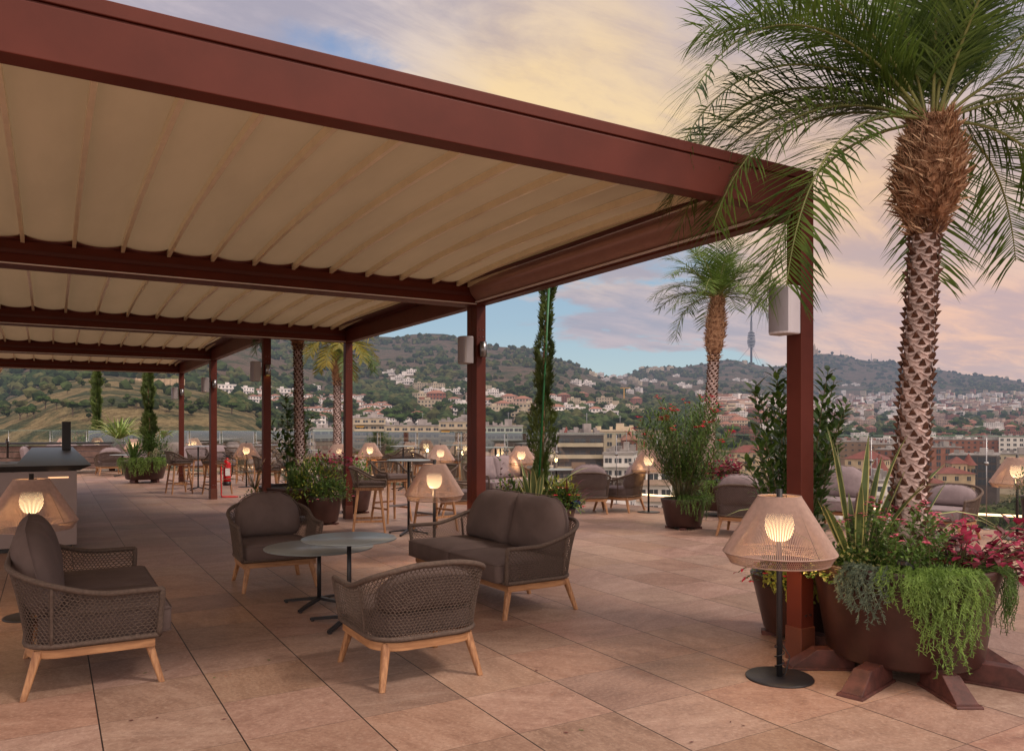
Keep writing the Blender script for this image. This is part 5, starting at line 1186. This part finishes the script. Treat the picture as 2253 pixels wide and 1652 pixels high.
# ---------------------------------------------------------------- nearer individual buildings
def big(label, x0, x1, yt, d, fl, wall, roof='flat', rf='c_flat', bays=None, rot=0, depth=14, balc=False, win=(.5, .5), name='apartment_building', awn=False, base=None, rh=None, band=None, group=None, side=True):
    xc = (x0 + x1) / 2; w = (x1 - x0) / F * d / max(.6, abs(cos(rot))); zt = H - (yt - HY) / F * d; zb = tz(xc, d) - 3 if base is None else base; h = zt - zb
    r = empty(name, at(xc, d, zb), YW(xc) + rot, label, 'building', group); mb = MB(); mb.box((0, depth / 2, h / 2), (w, depth, h)); mb.build('wall', M[wall], r)
    fh = 3.1; n = bays or max(3, int(w / 3.3)); floors = min(fl, int(h / fh))
    wm = MB(); wm.box((0, 0, 0), (w / n * win[0], .12, fh * win[1])); wm.box((0, -.04, 0), (w / n * win[0] * .06, .12, fh * win[1]), mi=1); wm.box((0, -.05, -fh * win[1] / 2 - .08), (w / n * win[0] * 1.15, .25, .14), mi=1); me = wm.mesh('window', [M['c_win'], M[wall]]); k = 0
    for f in range(floors):
        for i in range(n):
            if k >= 96: break
            o = bpy.data.objects.new('window', me); COL.objects.link(o); o.parent = r; o.location = (-w / 2 + w * (i + .5) / n, -.03, h - fh * (f + .55)); k += 1
        if balc:
            m2 = MB(); m2.box((0, -.75, h - fh * (f + 1) + .1), (w * .96, 1.5, .2)); m2.box((0, -1.46, h - fh * (f + 1) + .6), (w * .96, .07, .85), mi=0); m2.build('balcony', M[band or wall], r)
            if awn and f % 2 == 1: m3 = MB(); m3.bar((-w * .3, -.1, h - fh * f - .5), (-w * .3, -1.5, h - fh * f - 1.2), w * .25, w * .25, .08, .08); m3.build('awning', M['c_yellow'], r)
    if side:
        for sx in (-1, 1):
            for f in range(min(floors, 4)): m4 = MB(); m4.box((sx * (w / 2 + .02), depth * .3, h - fh * (f + .55)), (.12, 1.6, 1.4)); m4.box((sx * (w / 2 + .02), depth * .7, h - fh * (f + .55)), (.12, 1.6, 1.4)); m4.build('side_window', M['c_win'], r)
    if roof == 'flat':
        m2 = MB(); m2.box((0, depth / 2, h + .3), (w + .5, depth + .5, .6)); m2.box((w * .2, depth / 2, h + 1.8), (w * .16, depth * .3, 2.6)); m2.box((-w * .28, depth * .6, h + 1.2), (w * .08, 2, 1.6)); [m2.box((rnd(-.45, .45) * w, rnd(.1, .9) * depth, h + .6 + q_ / 2), (rnd(.6, 2.2), rnd(.6, 2), q_)) for q_ in [rnd(.5, 1.8) for _ in range(9)]]; ro = m2.build('roof', M[rf], r)
        m3 = MB(); m3.tube([(w * .2, depth / 2, h + 3), (w * .2, depth / 2, h + 6)], .08, 4); m3.box((w * .2, depth / 2, h + 5.6), (1.6, .06, .06)); m3.build('antenna', M['c_grey'], ro)
    elif roof == 'hip':
        m2 = MB(); hip(m2, w, depth, h, rh or depth * .28, .6, 0); o = m2.build('roof', M[rf], r); o.location = (0, depth / 2, 0)
    return r, w, h
big('cream flats with tiers of balconies and yellow awnings, left of the second post', 778, 848, 920, 380, 6, 'c_cream', balc=True, awn=True, rot=.12, win=(.6, .5))
big('long low cream flats right of the tiers of balconies', 848, 968, 937, 360, 5, 'c_cream', balc=True, rot=.05, win=(.6, .5))
big('cream flats with yellow awnings just left of the second post', 966, 1040, 928, 330, 5, 'c_cream', balc=True, awn=True, rot=-.1, win=(.6, .5))
big('pale flats right of the second post with strip windows', 1052, 1150, 938, 330, 5, 'c_teal', balc=True, rot=.05, win=(.8, .5))
big('low pale building seen between the two left palms', 690, 775, 943, 340, 4, 'c_teal', rot=.1, win=(.7, .4))
big('low cream building behind the far bar stools', 596, 690, 952, 330, 3, 'c_cream', rot=-.1)
r_, w_, h_ = big('dark brown modern block behind the coffee chairs at the railing', 1224, 1328, 957, 210, 7, 'c_dark', balc=True, band='c_cream', rot=.08, win=(.7, .5), name='modern_apartment_block', depth=16)
big('cream building with arcaded rows behind the brown modern block', 1290, 1392, 949, 300, 4, 'c_cream', 'flat', 'c_cream', rot=-.08)
big('slim brick and cream house right of the brown modern block', 1372, 1402, 968, 250, 5, 'c_brick', 'hip', 'c_tile', rot=.1, depth=10)
big('pale flats below the cream arcaded building', 1328, 1392, 1000, 200, 4, 'c_white', balc=True, rot=-.1, win=(.7, .5))
big('white flats with orange banded balconies seen through the glass railing', 1398, 1478, 1030, 150, 8, 'c_white', balc=True, band='c_pink', rot=.1, win=(.7, .5))
big('grey white flats seen left of the oleander through the railing', 1148, 1226, 985, 240, 5, 'c_white', balc=True, rot=0, win=(.7, .5))
big('cream institution with red tiled roof left of the near post', 1618, 1700, 995, 380, 4, 'c_stone', 'hip', 'c_redtile', rot=.25, win=(.28, .5), depth=12, name='historic_building')
big('cream institution with red tiled roof right of the near post', 1862, 1942, 1010, 330, 4, 'c_stone', 'hip', 'c_redtile', rot=-.2, win=(.28, .5), depth=12, name='historic_building')
big('brown stepped block right of the laurel', 1842, 1925, 972, 460, 3, 'c_brown', rot=.1, win=(.3, .3))
big('broad brown block behind the strap leaves', 1915, 1985, 978, 440, 3, 'c_brown', rot=-.1, win=(.4, .3))
big('red brick college block left of the palm trunk', 1930, 2000, 990, 400, 4, 'c_brick', rot=-.25, win=(.35, .5))
big('red brick block with tall window bays right of the palm trunk', 2040, 2110, 985, 380, 5, 'c_brick', rot=.35, win=(.45, .7))
big('long red brick terrace in the right distance', 2060, 2230, 968, 520, 3, 'c_brick', rot=.2, win=(.4, .4))
big('white flat roofed building at the far right', 2205, 2290, 962, 500, 3, 'c_white', rot=-.1)
big('dark glass building behind the castle house', 2095, 2185, 1002, 330, 4, 'c_dark', rot=-.1, win=(.85, .7))
big('cream hall with glazed roof at the right edge', 2160, 2290, 1000, 360, 2, 'c_cream', rot=.1, win=(.6, .4))
r_, w_, h_ = big('white curved block with rows of balconies behind the strap leaves', 1850, 1975, 1062, 200, 4, 'c_white', balc=True, band='c_white', rot=.1, win=(.7, .55), depth=20)
m_ = MB(); m_.box((0, 0, 0), (3.6, 1.9, 40)); bk = [o for o in bpy.data.objects if o.name.startswith('modern_apartment_block')][0]; o_ = m_.build('stair_panel', M['c_brown'], bk); o_.location = (-.5, -.75, 8)
# turreted roofs and the castle house
def cone_tower(label, x, y0, y1, d, rad, wall='c_cream', rf='c_redtile', n=20, shaft=8, name='turret'):
    z1 = H - (y0 - HY) / F * d; z0 = H - (y1 - HY) / F * d; r = empty(name, at(x, d, z0 - shaft), YW(x), label, 'tower')
    m_ = MB(); m_.lathe([(rad * .8, 0), (rad * .8, shaft - .4), (rad * .95, shaft)], n); m_.build('wall', M[wall], r)
    m_ = MB(); hh = z1 - z0; m_.lathe([(rad * 1.12, shaft - .1), (rad * .95, shaft + .2), (rad * .45, shaft + hh * .5), (.05, shaft + hh)], n); m_.build('roof', M[rf], r)
    for k in range(5): a = -pi / 2 + (k - 2) * .6; m_ = MB(); m_.box((rad * .82 * cos(a), rad * .82 * sin(a), shaft - 2.2), (.7, .7, 1.5), a); m_.build('window', M['c_win'], r)
cone_tower('left red pointed turret above the brown modern block', 1246, 938, 972, 215, 1.9, 'c_redtile', n=8)
cone_tower('right red pointed turret above the brown modern block', 1288, 938, 958, 235, 1.7, 'c_redtile', n=8)
cone_tower('red conical pavilion roof behind the strap leaves', 1934, 998, 1050, 260, 4.6, 'c_stone')
cone_tower('round castle tower with a red cone roof at the right', 2131, 997, 1022, 285, 2.6, 'c_stone', shaft=26)
r_, w_, h_ = big('cream castle like house with small red roofs behind the railing', 2070, 2140, 1042, 275, 4, 'c_stone', 'hip', 'c_redtile', rot=.35, win=(.3, .5), depth=12, name='castle_house', rh=2.2)
big('lower cream wing of the castle like house right of the trunk', 2018, 2062, 1062, 270, 3, 'c_stone', 'hip', 'c_redtile', rot=-.15, win=(.3, .5), depth=9, name='castle_wing', rh=2)
big('tall cream block of the castle like house', 2096, 2126, 1020, 282, 5, 'c_stone', 'hip', 'c_redtile', rot=.2, win=(.3, .5), depth=9, name='castle_wing', rh=2.5)
# retaining wall on the dry hill
f = find(352, 846)
if f: m_ = MB(); [m_.box((i * 4 - 16, 0, 2), (.6, 1.2, 5)) for i in range(9)]; m_.box((0, .8, 2), (34, .8, 4.5)); o = m_.build('retaining_wall', M['c_stone']); tag(o, 'buttressed retaining wall high on the dry hill', 'wall'); o.location = at(352, f[0] + 60, f[1] + 3); o.rotation_euler = (0, 0, YW(352) - .15)
# broadcasting tower, church, masts, crane
T = empty('broadcasting_tower', at(1653, 3450, tz(1653, 3450) - 5), 0, 'tall steel broadcasting tower with stacked platforms on the ridge', 'tower'); hT = H - (668 - HY) / F * 3450 - T.location.z; s = hT / 288
m_ = MB(); m_.tube([(0, 0, 0), (0, 0, 205 * s)], 4.6, 8); m_.tube([(0, 0, 205 * s), (0, 0, 245 * s)], 3.6, 6, r1=2.6); m_.tube([(0, 0, 245 * s), (0, 0, 288 * s)], 2.2, 6, r1=1.3); m_.build('mast', M['c_tower'], T)
for i in range(11): m_ = MB(); z = (84 + 7.0 * i) * s * 1.02; rr = (13, 15, 17, 18, 18, 17.5, 17, 16, 15, 14, 9)[i]; m_.lathe([(2, z), (rr, z), (rr, z + (3.6 if i not in (5,) else 2)), (2, z + 3.6)], 12); m_.build('platform', M['c_tower'] if i % 2 else M['c_grey'], T)
for k in range(3): a = k * 2.09 + .3; m_ = MB(); m_.tube([(0, 0, 95 * s), (75 * cos(a), 75 * sin(a), 0)], .6, 4); m_.build('guy_cable', M['c_tower'], T)
C_ = empty('hilltop_church', at(1792, 4150, tz(1792, 4150) - 2), YW(1792), 'pale hilltop church with spires on the right summit', 'church')
m_ = MB(); m_.box((0, 0, 12), (36, 26, 30)); m_.build('nave', M['c_stone'], C_)
for x, hh, rr in ((0, 62, 6), (-14, 38, 3.5), (14, 38, 3.5)): m_ = MB(); m_.lathe([(rr, 0), (rr, hh * .7), (rr * .5, hh * .85), (.2, hh)], 8, (x, 0, 0)); m_.build('spire', M['c_stone'], C_)
for x, y, w in ((1840, 776, 40), (1862, 784, 16), (1924, 793, 18), (1650, 797, 34), (1638, 799, 18), (2215, 833, 16), (2065, 812, 12), (1412, 812, 24), (1440, 812, 40), (1455, 814, 20), (1475, 811, 26), (1428, 816, 18)):
    f = find(x, y + 3, 1500); 
    if f: m_ = MB(); m_.box((0, 0, 5), (w, 12, 14)); m_.box((w * .1, 0, 13), (w * .4, 10, 5)); [m_.box((-w / 2 + w * (i + .5) / 6, -6.05, 7), (w / 14, .2, 3), mi=1) for i in range(6)]; o = m_.build('hilltop_building', [M['c_cream'], M['c_win']]); tag(o, 'small pale building standing on the ridge line', 'building', 'pale buildings on the ridge'); o.location = at(x, *f)
for x, hh in ((1917, 45), (1990, 34), (1850, 30)): m_ = MB(); d = 4150; m_.tube([(0, 0, 0), (0, 0, hh)], 1.1, 5); o = m_.build('radio_mast', M['c_tower']); tag(o, 'thin radio mast on the right ridge', 'mast', 'radio masts on the right ridge'); o.location = at(x, d, tz(x, d))
f = find(1373, 882); K_ = empty('tower_crane', at(1373, *f), YW(1373), 'yellow tower crane among the villas on the slope', 'crane'); m_ = MB(); hh = 28 / F * f[0]; m_.bar((0, 0, 0), (0, 0, hh), 1.6); m_.build('mast', M['c_yellow'], K_); m_ = MB(); m_.bar((-6, 0, hh), (10, 0, hh), 1.1); m_.build('jib', M['c_yellow'], K_)

# ---------------------------------------------------------------- trees
def ico(r, sub, rs, squash=1, amp=.25):
    import bmesh
    bm = bmesh.new(); bmesh.ops.create_icosphere(bm, subdivisions=sub, radius=1)
    o = V((rs.uniform(0, 99), rs.uniform(0, 99), 0)); vs = []
    for v in bm.verts: n = NZ.noise(v.co * 1.7 + o) * amp * 1.4 + NZ.noise(v.co * 4 + o) * amp * .7; q = v.co * (1 + n) * r; vs.append((q.x, q.y, q.z * squash))
    fs = [tuple(v.index for v in f.verts) for f in bm.faces]; bm.free(); return vs, fs
rs = random.Random(5); ICO = [ico(1, 1, rs, .8, .45) for _ in range(8)]
def clump_mesh(R0, seed_, pine=False, nle=900):
    """far tree: many leafy faces spread through overlapping clumps + trunk"""
    rr = random.Random(seed_); mb = MB(); nc = 9 if pine else 11; cs_ = []
    for k in range(nc):
        a = rr.uniform(0, 6.28); q = rr.uniform(.1, .72) * R0; z = R0 * (rr.uniform(.95, 1.25) if pine else rr.uniform(.45, 1.5) * (1 - .3 * q / R0)); cs_.append((V((q * cos(a), q * sin(a), z)), R0 * rr.uniform(.30, .48)))
    for c, r in cs_:
        v, f = ICO[rr.randrange(8)]; mb.add([c + V((x, y, z * (.55 if pine else .9))) * r * .8 for x, y, z in v], f, 0)
        for _ in range(nle // nc):
            d = V((rr.gauss(0, 1), rr.gauss(0, 1), rr.gauss(0, 1))).normalized(); p = c + V((d.x, d.y, d.z * (.55 if pine else .9))) * r * rr.uniform(.75, 1.08); t = d.orthogonal().normalized(); t = (t + V((rr.uniform(-1, 1), rr.uniform(-1, 1), rr.uniform(-.3, .6)))).normalized(); u = t.cross(d).normalized(); w = R0 * rr.uniform(.025, .06)
            mb.add([p - t * w, p + u * w * .6, p + t * w + d * w * .5, p - u * w * .6], [(0, 1, 2, 3)], 0)
    tk = MB(); tk.tube([(0, 0, -3), (0, 0, R0 * .4), (rr.uniform(-.1, .1) * R0, 0, R0)], R0 * .07, 6, r1=R0 * .03)
    for c, r in cs_[:5]: tk.tube([(0, 0, R0 * .45), c], R0 * .03, 4, r1=R0 * .01)
    return mb.mesh('crown', M['c_pine'] if pine else M['c_green']), tk.mesh('trunk', M['c_trunk'])
TM = [clump_mesh(1, 3 + i, False) for i in range(4)] + [clump_mesh(1, 20 + i, True) for i in range(3)]
def tree(x, y, rad, k, label, group, d=None):
    f = find(x, y) if d is None else (d, tz(x, d))
    if not f: return
    r = empty('pine_tree' if k >= 4 else 'broadleaf_tree', at(x, f[0], f[1]), rnd(0, 6), label, 'tree', group); r.scale = (rad,) * 3
    for nm, me in zip(('crown', 'trunk'), TM[k]): o = bpy.data.objects.new(nm, me); COL.objects.link(o); o.parent = r
for i, (x, y) in enumerate(((112, 871), (148, 868), (90, 878), (100, 901), (60, 918), (75, 925), (44, 925), (125, 905), (10, 880), (210, 897), (385, 868), (408, 888), (416, 896), (345, 880), (372, 905), (330, 895), (300, 902), (440, 905), (460, 912), (420, 918), (480, 900), (510, 912), (245, 896), (280, 885), (36, 897), (180, 852), (230, 845), (400, 920), (0, 912), (160, 920), (206, 925), (15, 920))):
    tree(x, y, rnd(3.0, 4.8) if y > 898 else rnd(1.6, 2.8), random.randrange(7), 'round dark tree dotted on the dry grassy hill', 'trees dotted on the dry hill')
for x, d, rr_, k in ((2150, 120, 6.5, 4), (2175, 105, 6, 5), (2120, 128, 6, 6), (2195, 130, 6.5, 4), (2140, 95, 4.5, 5), (2240, 115, 6, 6), (2060, 200, 6, 4), (2085, 190, 6, 5), (2165, 170, 8, 6), (2210, 170, 8, 0), (2180, 215, 9, 1), (2240, 160, 8, 5), (2230, 230, 9, 2), (1960, 235, 8, 0), (1980, 250, 8, 1), (1990, 225, 8, 2), (2270, 140, 7, 4), (1700, 260, 9, 1), (1660, 250, 9, 0), (1600, 260, 9, 3)):
    tree(x, 0, rr_, k, 'large dark green tree below the right part of the railing', 'trees below the railing', d)
# town and slope trees one can tell apart
for k in range(230):
    x = rnd(560, 2300); y = rnd(895, 985) if x > 1500 else rnd(868, 960); 
    tree(x, y, rnd(5, 10), random.randrange(7), 'green tree standing among the houses of the town', 'trees among the houses')
# woodland mass
mb = MB(); rs = random.Random(8); cnt = 0
for k in range(16500):
    x = rs.uniform(-100, 2350); sk = lerp_tab(SKY, x)
    if x < 570: y = rs.uniform(lerp_tab(LH, x) - 60, 905)
    else: y = sk + (rs.random() ** .85) * ((985 if x > 1560 else 945) - sk)
    if x > 1560 and 868 < y < 905 and rs.random() < .5: continue
    f = find(x, y)
    if not f: continue
    if any(abs(hx - x) < 11 and -2 < y - hy < 15 for hx, hy in HPOS) and rs.random() < .93: continue
    d, z = f; p = at(x, d, z); nv = NZ.fractal(V((p.x / 170, p.y / 170, .5)), 1, 2, 4)
    thr = -.15 if (y > 850 and x > 560) else .02
    if y < sk + 16 and (x > 880): thr = -.5
    if x < 570: thr = .42 if d < 640 else .36
    if nv < thr and rs.random() < (.97 if x < 570 and d < 640 else .88): continue
    s_ = rs.uniform(3.2, 7) * (1 + d / 6000) * (1 if d > 640 else .6); v, fc = ICO[rs.randrange(8)]; a = rs.uniform(0, 6.28); ca, sa = cos(a) * s_, sin(a) * s_
    mb.add([(p.x + q[0] * ca - q[1] * sa, p.y + q[0] * sa + q[1] * ca, z + q[2] * s_ * rs.uniform(.9, 1.1) + s_ * .45) for q in v], fc, rs.randrange(3)); cnt += 1
hm('w1', 'woodland dark', (.026, .042, .016), .95, var=.4, vscale=.15, spec=.05); hm('w2', 'woodland mid', (.048, .068, .024), .95, var=.4, vscale=.15, spec=.05); hm('w3', 'woodland olive', (.075, .080, .032), .95, var=.4, vscale=.15, spec=.05)
tag(mb.build('woodland', [M['w1'], M['w2'], M['w3']]), 'dark woodland and scrub covering the hills behind the town', 'woodland', kind='stuff')
print('houses', HN[0], 'woods', cnt)
